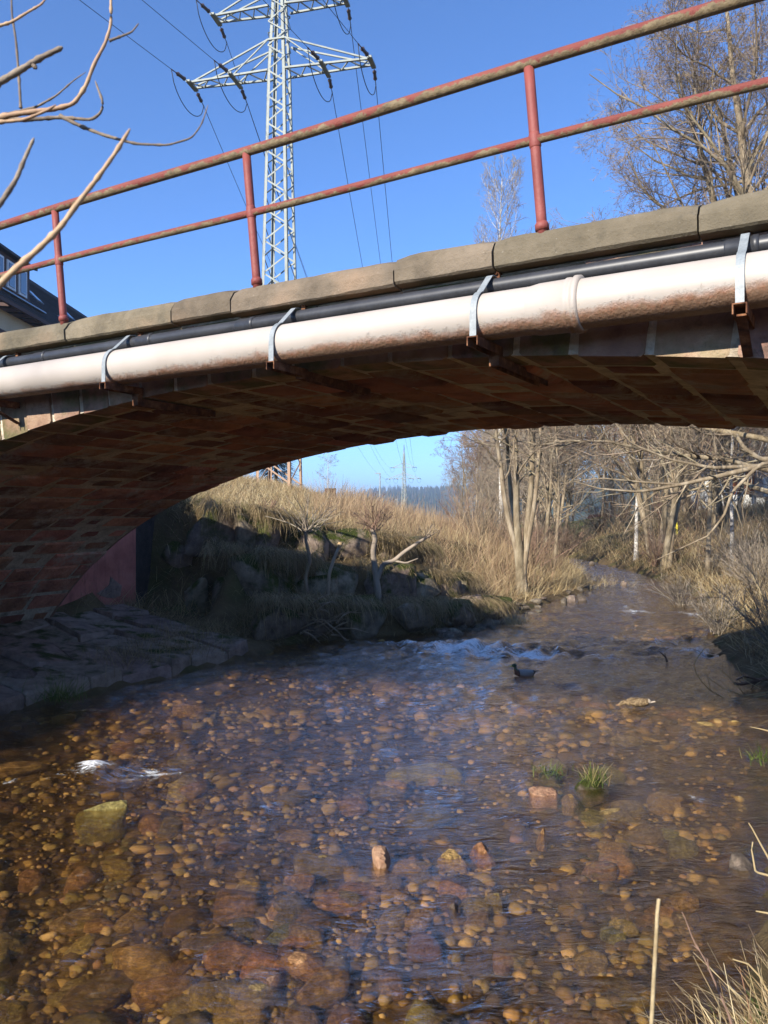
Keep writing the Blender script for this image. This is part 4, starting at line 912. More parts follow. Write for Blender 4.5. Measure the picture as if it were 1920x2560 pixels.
def bt(kind, u, Y, top_v, label, group=None, rz=0.0, z=None, name='bare_tree'):
    x = at_uv(u, Y); z = gz(x, Y) if z is None else z; h = CAM_H + (1280 - top_v) / FPX * Y - z; return bare(kind, x, Y, z, h, rz, label, group, name)
X_ = at_uv(1255, 42); zb_ = gz(X_, 42); t = thing('birch_tree', 'slender bare birch whose feathery tip shows just above the coping', 'tree', (X_, 42, zb_), world=False)
make_tree(t, np.random.default_rng(61), CAM_H + (1280 - 412) / FPX * 42 - zb_, 1, 0.16, 0.0, 1.0, 0.3, 60, 8, 5, 2, -0.05, M_BIRCH, M_TWIGG, 0.008, 0, (0.26, 0.36), 0.16, 0.07)
bt(2, 1590, 36, 700, 'white stemmed birch standing alone on the right bank slope', None, 2.0, name='birch_tree')
bt(0, 1385, 31, 820, 'tall straight bare tree close behind the multi stemmed riverside tree', None, 1.0)
bt(1, 1355, 35, 800, 'grey twin trunk tree behind the riverside tree', None, 2.2)
bt(0, 1770, 27, 640, 'leaning bare trunk rising out of the thick right bank brush', None, 3.0)
bt(2, 1830, 25, 700, 'mottled pale trunk in the brush below the orange shed', None, 5.0, name='birch_tree')
bt(2, 820, 47, 1085, 'weeping birch beside the dark roof beyond the pylon feet', None, 0.7, name='birch_tree')
rg = np.random.default_rng(77)
for i in range(52):
    Y = rg.uniform(44, 120); u = rg.uniform(1180, 1990) if i < 46 else rg.uniform(1120, 1330)
    if abs(u - 1460) < 22 and Y > 60: u += 60
    top = rg.uniform(760, 1010) if u > 1300 else rg.uniform(1000, 1130)
    kd = int(rg.choice([0, 1, 3, 1])); bt(kd, u, Y, top, {0: 'bare straight single trunk tree in the far wood', 1: 'bare grey twin trunk tree in the far wood', 3: 'bare bushy three stem tree in the far wood'}[kd], {0: 'single trunk', 1: 'twin trunk', 3: 'three stem'}[kd] + ' trees of the far wood', rg.uniform(0, 6.28))
for i in range(9):                # nearer ones above the right slope, behind the big alder
    Y = rg.uniform(30, 46); u = rg.uniform(1640, 2050)
    bt(int(rg.choice([0, 3, 1])), u, Y, rg.uniform(560, 760), 'bare brown tree crowding the slope behind the big alder', 'bare trees on the right slope', rg.uniform(0, 6.28))

# ------------------------------------------------------------------ grass, straw, brush
def blades(root, d0, L, droop, w, rg, k=3):
    Nn = len(root); st = (L / (k - 1))[:, None]; d = d0 / np.linalg.norm(d0, axis=1)[:, None]; pts = [root]
    for s in range(k - 1):
        d = d + np.stack([rg.normal(0, .09, Nn), rg.normal(0, .09, Nn), -droop + rg.normal(0, 0.05, Nn)], -1); d /= np.linalg.norm(d, axis=1)[:, None]; pts.append(pts[-1] + d * st)
    P = np.stack(pts, 1); a = rg.uniform(0, 6.28, Nn); sd = np.stack([np.cos(a), np.sin(a), np.zeros(Nn)], -1)
    ww = w[:, None] * np.linspace(1, 0.35, k)[None] * 0.5
    Lv = P - sd[:, None] * ww[..., None]; Rv = P + sd[:, None] * ww[..., None]; V = np.stack([Lv, Rv], 2).reshape(-1, 3)
    b = np.arange(Nn)[:, None] * (2 * k) + np.arange(k - 1)[None] * 2; Q = np.stack([b, b + 1, b + 3, b + 2], -1).reshape(-1, 4); return V, Q
def grassmat(name, stops):
    m = N(name); c = m.ramp(m.island(), stops); m.color(c).set(Roughness=0.75, Specular_IOR_Level=0.25)
    tl = m.node('ShaderNodeBsdfTranslucent'); m._in(tl.inputs['Color'], c); mx = m.node('ShaderNodeMixShader'); mx.inputs[0].default_value = 0.3
    m.link(m.b.outputs[0], mx.inputs[1]); m.link(tl.outputs[0], mx.inputs[2]); m.link(mx.outputs[0], m.out.inputs['Surface']); return m.m
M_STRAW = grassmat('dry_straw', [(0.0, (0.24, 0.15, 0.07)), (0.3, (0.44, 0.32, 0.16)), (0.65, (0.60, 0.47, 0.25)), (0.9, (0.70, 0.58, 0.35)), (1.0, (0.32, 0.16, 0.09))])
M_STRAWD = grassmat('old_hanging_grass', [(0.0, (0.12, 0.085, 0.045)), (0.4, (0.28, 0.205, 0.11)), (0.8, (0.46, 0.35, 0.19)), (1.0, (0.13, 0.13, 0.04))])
M_GREEN = grassmat('green_grass', [(0.0, (0.045, 0.075, 0.012)), (0.5, (0.10, 0.15, 0.028)), (0.85, (0.17, 0.20, 0.05)), (1.0, (0.36, 0.30, 0.12))])
M_BRUSH = grassmat('brush_stems', [(0.0, (0.20, 0.13, 0.08)), (0.4, (0.42, 0.30, 0.17)), (0.75, (0.58, 0.44, 0.26)), (1.0, (0.36, 0.2, 0.13))])
def scatter(n, x0, x1, y0, y1, dens, rg):
    X = []; Y = []; got = 0
    for _ in range(60):
        x = rg.uniform(x0, x1, n); y = rg.uniform(y0, y1, n); ok = rg.uniform(0, 1, n) < dens(x, y); X.append(x[ok]); Y.append(y[ok]); got += ok.sum()
        if got >= n: break
    X = np.concatenate(X)[:n]; Y = np.concatenate(Y)[:n]; return X, Y, ground(X, Y)
def side(x, y): dl = pdist(x, y, LEFT); dr = pdist(x, y, RIGHT); riv = inside(x, y, RIVER); return dl, dr, riv, (~riv) & (dl < dr)
def under_bridge(x, y): s_ = (x - BO[0]) * BN[0] + (y - BO[1]) * BN[1]; return (s_ < 0.3) & (s_ > FAR - 0.6)
rg = np.random.default_rng(91)
def dl_left(x, y):
    dl, dr, riv, lf = side(x, y); cl = 0.35 + 0.65 * sstep(-0.25, 0.25, fbm2(x, y, 0.7, 3, 8)); return lf * (dl > 2.1) * (~under_bridge(x, y)) * cl * ((x > -7.5) | (y > 17.5)) * np.where(y > 40, 0.35, 1)
x, y, z = scatter(56000, -8, 11, 15.6, 46, dl_left, rg); Nn = len(x)
V, Q = blades(np.stack([x, y, z - 0.02], -1), np.stack([rg.normal(0.25, .6, Nn), rg.normal(-0.3, .6, Nn), np.full(Nn, 1.0)], -1), rg.uniform(0.15, 0.55, Nn), rg.uniform(0.05, 0.7, Nn), rg.uniform(0.006, 0.014, Nn) * (0.7 + y / 40), rg)
V2, Q2 = blades(*(lambda s_: (np.stack([x[s_], y[s_], z[s_]], -1), np.stack([rg.normal(0, .8, len(s_)), rg.normal(0, .8, len(s_)), np.full(len(s_), .9)], -1), rg.uniform(0.3, 0.95, len(s_)), rg.uniform(0.02, 0.4, len(s_)), rg.uniform(0.008, 0.014, len(s_)), rg, 3))(np.arange(0, Nn, 9)))
V, Q = join([(V, Q), (V2, Q2)])
tag(obj('dry_grass', mesh_np('dry_grass', V, Q), M_STRAW), 'pale dry straw grass covering the sunny bank above the block wall', 'grass', kind='stuff')
x, y, z = scatter(9000, -8, 3, 16, 30, lambda x, y: dl_left(x, y) * sstep(0.0, 0.3, fbm2(x, y, 0.5, 3, 18)) * (x < -1.5), rg); Nn = len(x)
tag(obj('green_grass', mesh_np('green_grass', *blades(np.stack([x, y, z], -1), np.stack([rg.normal(0, .5, Nn), rg.normal(0, .5, Nn), np.ones(Nn)], -1), rg.uniform(0.08, 0.25, Nn), rg.uniform(0.05, 0.4, Nn), rg.uniform(0.006, 0.012, Nn), rg)), M_GREEN), 'short green grass on the bank top by the bridge', 'grass', kind='stuff')
# grass hanging over the wall tiers
parts = []
for off, zf, t0, t1, n in [(0.05, 0.36, 0.9, 7.6, 7000), (1.0, 0.71, -0.6, 8, 14000), (2.05, 1.04, -0.6, 8, 16000), (1.1, 0.36, 0.0, 8, 7000), (2.2, .70, -.6, 8, 9000)]:
    tt = rg.uniform(t0, t1, n); cl = fbm2(tt, tt * 0 + off, 1.3, 3, 44); tt = tt[cl + rg.normal(0, .1, n) > 0.0]; n = len(tt)
    P = np.array([on_wall(t_, off)[0] for t_ in np.linspace(t0, t1, 80)]); A_ = np.array([on_wall(t_, off)[1] for t_ in np.linspace(t0, t1, 80)]); g_ = np.linspace(t0, t1, 80)
    X = np.interp(tt, g_, P[:, 0]); Y = np.interp(tt, g_, P[:, 1]); an = np.interp(tt, g_, A_); io = rg.uniform(-0.2, 0.7, n); X -= np.sin(an) * io; Y += np.cos(an) * io
    Z = np.interp(X, [-6, -5, -1, 2.0, 3.6, 6], [3.0, 2.95, 2.2, 1.45, 1.0, 0.8]) * zf + rg.uniform(-0.05, 0.12, n)
    d0 = np.stack([np.sin(an) * 0.9 + rg.normal(0, .45, n), -np.cos(an) * 0.9 + rg.normal(0, .45, n), rg.uniform(-0.2, 0.7, n)], -1)
    parts.append(blades(np.stack([X, Y, Z], -1), d0, rg.uniform(0.2, 0.8, n) * rg.uniform(.5, 1, n), rg.uniform(0.25, 0.95, n), rg.uniform(0.006, 0.012, n), rg, 4))
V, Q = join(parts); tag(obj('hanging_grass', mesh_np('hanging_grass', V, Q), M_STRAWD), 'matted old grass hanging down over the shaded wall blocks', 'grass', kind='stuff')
x, y, z = scatter(19000, -6, 5, 15.0, 20.5, lambda x, y: side(x, y)[3] * (side(x, y)[0] < 4.2) * (0.15 + 0.85 * sstep(-.1, .25, fbm2(x, y, 1.1, 3, 71))), rg); Nn = len(x)
V, Q = blades(np.stack([x, y, z - 0.02], -1), np.stack([rg.normal(0.35, .7, Nn), rg.normal(-0.5, .7, Nn), rg.uniform(.2, 1, Nn)], -1), rg.uniform(0.15, 0.6, Nn), rg.uniform(0.1, 0.7, Nn), rg.uniform(0.005, 0.011, Nn), rg)
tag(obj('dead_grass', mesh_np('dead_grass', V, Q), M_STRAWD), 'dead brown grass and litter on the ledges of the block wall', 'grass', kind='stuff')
# brush stems on the left bank toward the bend
def brush(n, x0, x1, y0, y1, dens, L, rg, w=(0.006, 0.012), up=0.05, k=4):
    x, y, z = scatter(n, x0, x1, y0, y1, dens, rg); Nn = len(x)
    return blades(np.stack([x, y, z - 0.03], -1), np.stack([rg.normal(0, .45, Nn), rg.normal(-0.1, .45, Nn), np.ones(Nn)], -1), rg.uniform(*L, Nn), rg.uniform(-0.02, up * 4, Nn), rg.uniform(*w, Nn) * (0.75 + y / 45), rg, k)
def dl_lb(x, y): dl, dr, riv, lf = side(x, y); return lf * (dl > 0.9) * (y > 20.5) * (0.25 + 0.75 * sstep(-0.2, 0.2, fbm2(x, y, 0.5, 3, 28)))
V, Q = brush(21000, -2, 11, 20.5, 50, dl_lb, (0.4, 1.5), rg)
tag(obj('brush', mesh_np('brush', V, Q), M_BRUSH), 'tangled reddish brown brush along the left bank before the bend', 'brush', kind='stuff')
# right bank
def dr_d(x, y): dl, dr, riv, lf = side(x, y); return (~riv) & (~lf) & (dr > 0.12) & (~under_bridge(x, y))
def dr_c(x, y): return dr_d(x, y) * (0.3 + 0.7 * sstep(-0.25, 0.2, fbm2(x, y, 0.55, 3, 38))) * np.where(y > 36, 0.5, 1)
x, y, z = scatter(60000, 3, 30, 8.8, 52, lambda x, y: dr_c(x, y) * np.where(y < 24, 1.0, 0.55), rg); Nn = len(x)
V, Q = blades(np.stack([x, y, z - 0.02], -1), np.stack([rg.normal(-0.35, .6, Nn), rg.normal(-0.2, .6, Nn), np.ones(Nn)], -1), rg.uniform(0.3, 0.9, Nn), rg.uniform(0.08, 0.5, Nn), rg.uniform(0.006, 0.014, Nn) * (0.7 + y / 40), rg)
tag(obj('dry_grass', mesh_np('dry_grass', V, Q), M_STRAW), 'dry yellow grass clothing the sunny right bank', 'grass', kind='stuff')
V, Q = brush(11000, 4, 34, 11, 60, lambda x, y: dr_c(x, y) * (side(x, y)[1] > 0.7), (0.5, 2.0), rg)
tag(obj('brush', mesh_np('brush', V, Q), M_BRUSH), 'tall brown weed stems and brambles covering the right bank', 'brush', kind='stuff')
x, y, z = scatter(16000, 1, 11, 19.6, 46, lambda x, y: side(x, y)[3] * (side(x, y)[0] > 0.15) * (side(x, y)[0] < 2.6) * (0.05 + 0.95 * sstep(-.12, .15, fbm2(x, y, 1.3, 3, 81))), rg); Nn = len(x)
V, Q = blades(np.stack([x, y, z - 0.02], -1), np.stack([rg.normal(0.4, .6, Nn), rg.normal(-0.3, .6, Nn), np.ones(Nn)], -1), rg.uniform(0.2, 0.75, Nn), rg.uniform(0.1, 0.6, Nn), rg.uniform(0.006, 0.013, Nn) * (0.7 + y / 40), rg)
tag(obj('edge_grass', mesh_np('edge_grass', V, Q), M_STRAW), 'clumps of straw along the left water edge around the riverside tree', 'grass', kind='stuff')
x, y, z = scatter(6000, 4.5, 9.5, 8.5, 16, lambda x, y: (~side(x, y)[2]) & (~side(x, y)[3]) & (side(x, y)[1] > 0.1), rg); Nn = len(x)
V, Q = blades(np.stack([x, y, z - 0.02], -1), np.stack([rg.normal(-0.5, .6, Nn), rg.normal(-0.3, .6, Nn), np.ones(Nn)], -1), rg.uniform(0.15, 0.55, Nn), rg.uniform(0.1, 0.8, Nn), rg.uniform(0.005, 0.011, Nn), rg)
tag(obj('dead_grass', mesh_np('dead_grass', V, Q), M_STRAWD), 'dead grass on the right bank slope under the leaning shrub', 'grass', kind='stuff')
# small green and straw tufts
def tuft(p, n, h, mat, label, spread=0.08, name='grass_tuft', group=None):
    rr = rng; r0 = np.array([[p[0], p[1], p[2]]]) + rr.normal(0, spread, (n, 3)) * [1, 1, 0.05]; d = np.stack([rr.normal(0, .5, n), rr.normal(0, .5, n), np.ones(n)], -1)
    return tag(obj(name, mesh_np(name, *blades(r0, d, rr.uniform(.5, 1, n) * h, rr.uniform(.05, .5, n), np.full(n, .008), rr)), mat), label, 'grass', None, 'stuff')
p = pz(1482, 1966); tuft((p[0], p[1], 0.04), 160, 0.2, M_GREEN, 'grass tuft with straw tips on the mossy islet in midstream', .06)
p = pz(1485, 1966); tuft((p[0], p[1], 0.05), 50, 0.24, M_STRAW, 'dead straw blades in the islet grass tuft', .05)
p = pz(1375, 1932); tuft((p[0], p[1], 0.01), 80, 0.1, M_GREEN, 'short bright green shoots on a sunken stone in midstream', .09)
p = pz(150, 1745, .1); tuft((p[0], p[1], 0.08), 220, 0.4, M_GREEN, 'long green grass tuft beside the upright grey boulder', .16)
p = pz(1292, 1555, .1); tuft((p[0], p[1], 0.05), 260, 0.32, M_STRAW, 'yellow green grass tuft on the rubble at the waterline', .16)
p = pz(1480, 1460, .1); tuft((p[0], p[1], 0.08), 500, 0.55, M_STRAW, 'sunlit straw tuft on the gravel spit at the bend', .5)
p = pz(1905, 1890, .1); tuft((p[0], p[1], 0.05), 60, 0.2, M_GREEN, 'green blades at the right water edge above the straw stems', .08)
for u, v, n in [(360, 1620, 300), (420, 1590, 360), (300, 1640, 260), (470, 1610, 260), (520, 1580, 260)]:
    p = pz(u, v, .35); tuft((p[0], p[1], gz(p[0], p[1]) + .05), n, 0.4, M_STRAWD, 'matted dead grass clump growing between the apron slabs', .3, 'grass_clump', 'grass clumps on the stone apron')
# grass at the right edge of the frame, close to the camera
def near_d(x, y): return dr_d(x, y) & (x > 0.9)
x, y, z = scatter(2600, 0.9, 4.6, 2.6, 9.0, lambda x, y: near_d(x, y) * 1.0, rg); Nn = len(x)
V, Q = blades(np.stack([x, y, z - 0.02], -1), np.stack([rg.normal(-0.25, .45, Nn), rg.normal(0, .45, Nn), np.ones(Nn)], -1), rg.uniform(0.15, 0.5, Nn), rg.uniform(0.05, 0.5, Nn), rg.uniform(0.004, 0.009, Nn), rg)
tag(obj('bank_grass', mesh_np('bank_grass', V, Q), M_STRAW), 'straw and dry blades along the water edge close by', 'grass', kind='stuff')
x, y, z = scatter(1600, 0.9, 4.6, 2.6, 9.0, lambda x, y: near_d(x, y) * 1.0, rg); Nn = len(x)
V, Q = blades(np.stack([x, y, z - 0.02], -1), np.stack([rg.normal(-0.2, .4, Nn), rg.normal(0, .4, Nn), np.ones(Nn)], -1), rg.uniform(0.08, 0.25, Nn), rg.uniform(0.05, 0.4, Nn), rg.uniform(0.004, 0.008, Nn), rg)
tag(obj('bank_grass', mesh_np('bank_grass', V, Q), M_GREEN), 'fresh green blades along the water edge close by', 'grass', kind='stuff')

# ------------------------------------------------------------------ shrubs, stumps, driftwood, twigs
def twigs(name, label, cat, base, specs, mat, side_n=0, rmin=0.004, seed=1, group=None, sides=6):
    """specs: list of (points, r0, r1)"""
    t = thing(name, label, cat, base, group); rg_ = np.random.default_rng(seed)
    for pts, r0, r1 in specs:
        P, R = stem(pts, r0, r1, max(10, 3 * len(pts)), seed, 0.008); R = np.linspace(r0, r1, len(P))
        pr = [polytube(P[None], R[None], sides)]
        if side_n:
            P1, R1 = spawn(P[None], R[None], side_n, rg_, 0.3, 1, (0.4, 1.0), (0.2, 0.45), 5, 0.05, 0.15, 0.55, 0.4, rmin); pr.append(polytube(P1, R1, 4))
        obj('branch', mesh_np('branch', *join(pr)), mat, t)
    return t
def path(uvs, Y, dY=0.0): return [px(u, v, Y + dY * i) for i, (u, v) in enumerate(uvs)]
def fan(name, label, p, n, h, mat, spread=0.5, lean=(0, 0), r=0.012, seed=3, per=3, group=None, cat='shrub'):   # a shrub of many stems from one foot
    rg_ = np.random.default_rng(seed); t = thing(name, label, cat, p, group, world=False)
    d = np.stack([rg_.normal(lean[0], spread, n), rg_.normal(lean[1], spread, n), np.ones(n)], -1); d /= np.linalg.norm(d, axis=1)[:, None]
    k = 8; L = rg_.uniform(.6, 1, n) * h; pts = [rg_.normal(0, .07, (n, 3)) * [1, 1, .3]]
    for s in range(k - 1): d = d + rg_.normal(0, .09, (n, 3)) + np.array([0, 0, -0.03]); d /= np.linalg.norm(d, axis=1)[:, None]; pts.append(pts[-1] + d * (L / (k - 1))[:, None])
    P = np.stack(pts, 1); R = np.linspace(r, r * .35, k)[None] * rg_.uniform(.7, 1.2, (n, 1)); P1, R1 = spawn(P, R, per, rg_, .3, 1, (.3, .8), (.3, .5), 5, 0.02, .12, .6, .4, .004); P2, R2 = spawn(P1, R1, 3, rg_, .2, 1, (.3, .8), (.4, .7), 4, 0, .15, .7, .5, .0032)
    obj('stems', mesh_np('stems', *polytube(P, R, 5)), mat, t); tag(obj('twigs', mesh_np('twigs', *join([polytube(P1, R1, 4), polytube(P2, R2, 3)])), mat, t), kind='stuff'); tag([c for c in t.children if c.name.startswith('stems')][0], kind='stuff'); return t
Yc = 16.9
t = twigs('cut_willow', 'pollarded willow stump with a knobby head and a long side limb on the wall', 'tree', px(945, 1530, Yc), [
    ([px(944, 1560, Yc), px(946, 1480, Yc), px(938, 1425, Yc), px(932, 1380, Yc), px(938, 1345, Yc - .05), px(930, 1322, Yc - .05)], 0.085, 0.05),
    ([px(944, 1445, Yc), px(958, 1410, Yc), px(985, 1402, Yc - .1), px(1010, 1380, Yc - .15), px(1040, 1360, Yc - .2), px(1075, 1338, Yc - .3)], 0.06, 0.028),
    ([px(985, 1402, Yc - .1), px(1015, 1408, Yc - .2), px(1045, 1396, Yc - .3)], 0.026, 0.012)], M_TWIGG, 0, seed=5, sides=9)
fan('willow_shoots', 'reddish young shoots fanning from the pollarded willow head', px(934, 1325, Yc - .05), 34, 0.85, M_TWIGR, 0.55, (0.1, 0), 0.009, 8, 3)
fan('willow_shoots', 'dark broken shoots at the end of the willow side limb', px(1072, 1340, Yc - .3), 14, 0.4, M_TWIG, 0.7, (0.3, 0), 0.008, 9, 2)
twigs('cut_sapling', 'thin cut sapling trunk with broken brush head on the shaded wall', 'tree', px(765, 1500, 16.3), [([px(770, 1510, 16.3), px(764, 1440, 16.3), px(776, 1400, 16.3), px(764, 1350, 16.3), px(766, 1325, 16.3)], 0.05, 0.035)], M_TWIG, 0, seed=6)
fan('broken_brush', 'pale broken sticks splayed over the thin sapling head', px(766, 1328, 16.3), 26, 1.0, M_TWIGG, 0.9, (0.1, 0), 0.012, 12, 1)
twigs('cut_sapling', 'mossy sapling stem leaning before the driftwood heap', 'tree', px(820, 1490, 16.4), [([px(818, 1500, 16.4), px(824, 1430, 16.4), px(836, 1395, 16.5), px(850, 1362, 16.6)], 0.045, 0.035)], M_TWIG, 0, seed=7)
tag(MB().tube([px(849, 1366, 16.57), px(851, 1355, 16.57)], 0.055, 10).build('sawn_stump_end', plain('fresh_cut_wood', (0.55, 0.38, 0.2), 0.8)), 'pale sawn end of a cut stem catching the sun', 'stump')
fan('red_stubble', 'reddish cut shoots catching the sun at the shadow edge', px(668, 1290, 17.6), 24, 0.5, M_TWIGR, 0.6, (0, 0), 0.012, 14, 1)
rg_ = np.random.default_rng(19); specs = []
for i in range(34):
    u, v = rg_.uniform(680, 850), rg_.uniform(1510, 1590); a_ = rg_.normal(0, .5); L_ = rg_.uniform(30, 90); Yd = 15.6 + rg_.uniform(-.2, .3)
    specs.append(([px(u, v, Yd), px(u + L_ * .5 * math.cos(a_), v - L_ * .5 * math.sin(a_) - 6, Yd - .1), px(u + L_ * math.cos(a_), v - L_ * math.sin(a_), Yd + .1)], rg_.uniform(.012, .028), .008))
twigs('driftwood_heap', 'heap of tangled dead branches caught at the foot of the wall', 'driftwood', px(760, 1590, 15.6), specs, M_TWIG, 3, seed=20)
# right bank shrubs overhanging the water
for i, (u, v, n, h, lx, lb) in enumerate([(1950, 1640, 22, 1.7, -0.6, 'dense dark shrub leaning out over the water from the right bank'), (1800, 1560, 40, 1.2, -0.3, 'thin brown shrub at the right water edge above the rapid'), (1700, 1490, 36, 1.1, -0.3, 'low sunlit shrub on the right bank near the bend'),
                                       (1850, 1470, 50, 2.0, -0.1, 'bushy tangle halfway up the right bank'), (1640, 1420, 50, 1.9, 0, 'reddish thicket at the foot of the lone birch'), (1780, 1390, 50, 2.2, 0, 'tall thicket under the leaning trunks on the right bank'), (1905, 1520, 60, 1.8, -0.3, 'spiky straw coloured bush above the dark leaning shrub')]):
    p = pz(u, v, 0.25); fan('bank_shrub', lb, (p[0], p[1], max(gz(p[0], p[1]), 0) - .05), n, h, M_TWIG if i == 9 else (M_TWIGR if i in (4, 5) else M_TWIGG), 0.45, (lx, -0.1), 0.011, 30 + i, 4)
for i in range(12):
    u = [1250, 1330, 1360, 1400, 1200, 1160, 1420, 1500, 1540, 1660, 1720, 1560][i]; Y = [33, 28, 38, 40, 30, 34, 46, 52, 50, 45, 48, 60][i]; X = at_uv(u, Y)
    fan('thicket', 'brown leafless thicket in the brush before the far wood', (X, Y, gz(X, Y) - .05), 46, 2.0 + 0.02 * Y, M_TWIGR if i % 2 else M_TWIG, 0.4, (0, 0), 0.016, 60 + i, 4, 'thickets before the far wood')
Yr = 10.9
twigs('driftwood_twig', 'pale looping dead stems with caught straw over the right water edge', 'driftwood', px(1900, 1735, Yr), [
    (path([(1940, 1735), (1870, 1745), (1820, 1750), (1780, 1730), (1755, 1705), (1738, 1680), (1735, 1655), (1765, 1615)], Yr), 0.012, 0.005), (path([(1920, 1730), (1860, 1740), (1810, 1722), (1770, 1695)], Yr), 0.007, 0.004), (path([(1860, 1735), (1820, 1690), (1790, 1668)], Yr), 0.006, 0.004), (path([(1900, 1722), (1860, 1700), (1840, 1660)], Yr), 0.006, 0.004)], M_STRAW, 2, seed=22)
twigs('driftwood_snag', 'black broken snag with twigs lying in the water under the shrub', 'driftwood', px(1870, 1712, 11.4), [
    (path([(1950, 1690), (1900, 1700), (1850, 1712), (1835, 1708)], 11.4), 0.03, 0.02), (path([(1900, 1700), (1860, 1690), (1840, 1700)], 11.4), 0.02, 0.012), (path([(1890, 1705), (1875, 1725)], 11.4), 0.014, 0.01)], M_CONE, 2, seed=23)
Yn = 13.6
twigs('snag_twig', 'dark forked twig sticking up out of the low rapid', 'driftwood', px(1660, 1650, Yn), [(path([(1668, 1655), (1664, 1642), (1646, 1627)], Yn), 0.02, 0.008), (path([(1665, 1645), (1662, 1632)], Yn), 0.01, 0.006)], M_CONE, 0, seed=24)
twigs('trailing_branch', 'lichened branch hanging low over the right brush', 'branch', px(1900, 1160, 15), [
    (path([(2000, 1150), (1900, 1160), (1830, 1230), (1810, 1290), (1770, 1340), (1700, 1372), (1640, 1400)], 15), 0.045, 0.008), (path([(1980, 1150), (1900, 1148), (1860, 1120), (1840, 1085)], 15.2), 0.07, 0.03)], M_BARK, 6, seed=25, sides=8)
twigs('alder_limb', 'long lichen covered alder limb stretching across under the arch', 'branch', px(1900, 1180, 17), [
    (path([(2040, 1140), (1900, 1165), (1800, 1190), (1700, 1212), (1600, 1230), (1500, 1222), (1440, 1205)], 17), 0.075, 0.012), (path([(1900, 1165), (1780, 1170), (1680, 1150), (1580, 1110), (1540, 1060)], 17.2), 0.05, 0.012), (path([(1700, 1212), (1600, 1205), (1500, 1195), (1400, 1210)], 17), 0.03, 0.006)], M_BARK, 12, seed=26, sides=8, rmin=0.006)
# stems close to the camera
Yq = 1.75
M_STEM = speckle('dead_stem', [(0.3, (0.26, 0.19, 0.10)), (0.7, (0.48, 0.38, 0.22))], 20, 0.7, 0.002, 60)
twigs('dead_stem', 'straight cut brown stem with a blunt tip rising from the near bank', 'stem', px(1632, 2700, Yq), [(path([(1629, 2720), (1632, 2560), (1640, 2400), (1644, 2330), (1647, 2248)], Yq), 0.0055, 0.0045)], M_STEM, 0, seed=27)
twigs('bent_twig', 'thin reddish twig with side shoots beside the straight cut stem', 'twig', px(1820, 2600, 2.2), [(path([(1840, 2620), (1822, 2545), (1790, 2470), (1760, 2400), (1730, 2350), (1705, 2280)], 2.2), 0.004, 0.0015), (path([(1770, 2425), (1766, 2395)], 2.2), 0.002, 0.001), (path([(1745, 2375), (1728, 2362)], 2.2), 0.002, .001)], M_TWIGR, 0, seed=28)
for i, (pp_, lb) in enumerate([([(1925, 2190), (1888, 2180), (1878, 2120), (1882, 2105)], 'pale folded straw stem upright at the water edge'), ([(1940, 2180), (1900, 2110), (1872, 2058)], 'long pale straw blade slanting up over the water'), ([(1930, 2500), (1900, 2440), (1870, 2408), (1832, 2398)], 'bent straw stem kinked over the near bank'),
                             ([(1930, 2285), (1890, 2278)], 'short flat straw lying over the water edge'), ([(1940, 1832), (1900, 1822), (1875, 1817)], 'pair of pale straws reaching from the right bank')]):
    twigs('straw_stem', lb, 'straw', px(*pp_[0], 3.6), [(path(pp_, 3.6 if i < 4 else 8.5), 0.006 if i < 4 else .012, 0.003)], M_STRAW, 0, seed=40 + i)
# branches of a sapling standing beside the camera, upper left
Yb = 1.55
M_BRANCH = speckle('smooth_grey_bark', [(0.3, (0.11, 0.085, 0.065)), (0.5, (0.22, 0.17, 0.125)), (0.7, (0.34, 0.27, 0.19))], 14, 0.75, 0.002, 80, stretch=(1, 1, 1))
M_SHOOT = speckle('tan_shoot_bark', [(0.3, (0.34, 0.2, 0.13)), (0.6, (0.50, 0.34, 0.19)), (0.8, (0.40, 0.2, 0.17))], 9, 0.6, 0.001, 80)
sb = np.array([-1.75, 1.45, 0.7])
sap = twigs('sapling', 'bare sapling beside the viewer reaching grey and tan twigs across the sky', 'tree', sb, [
    ([sb, sb + [0.12, 0, 0.7], sb + [0.25, .02, 1.6], sb + [0.45, .05, 2.2]], 0.024, 0.016), ([sb + [0.12, 0, 0.7], px(-330, 1100, 1.35), px(-120, 860, 1.2)], 0.014, 0.009),
    ([sb + [.25, .02, 1.6], px(-330, 420, Yb), px(-60, 305, Yb)], .013, .0085)], M_BRANCH, 0, seed=50)
def limb(uvs, Y, r0, r1, mat, nm='twig'):
    P = np.array([px(u, v, Y) for u, v in uvs]); d = np.concatenate([[0], np.cumsum(np.linalg.norm(np.diff(P, axis=0), axis=1))]); t_ = np.linspace(0, d[-1], 6 * len(uvs)); PP_ = np.stack([np.interp(t_, d, P[:, c]) for c in range(3)], -1)
    for _ in range(2): PP_[1:-1] = (PP_[:-2] + PP_[1:-1] * 2 + PP_[2:]) / 4
    r0, r1 = r0 * .68, r1 * .6; R_ = np.linspace(r0, r1, len(PP_)) * (1 + 0.10 * np.sin(np.arange(len(PP_)) * 2.1)); R_[::7] *= 1.28; R_[-1] *= .45; R_[-2] *= .8
    obj(nm, mesh_np(nm, *polytube(PP_[None], R_[None], 9)), mat, sap)
limb([(-60, 305), (40, 285), (140, 272), (185, 260), (215, 215), (235, 160), (265, 105), (278, 60), (277, -20)], Yb, .0085, .0040, M_SHOOT)
limb([(273, 102), (300, 92), (330, 80), (347, 58)], Yb, .0042, .002, M_BRANCH)
limb([(-60, 290), (60, 300), (150, 293), (230, 300), (255, 280), (258, 255), (246, 225), (238, 202)], Yb + .04, .0075, .0035, M_BRANCH)
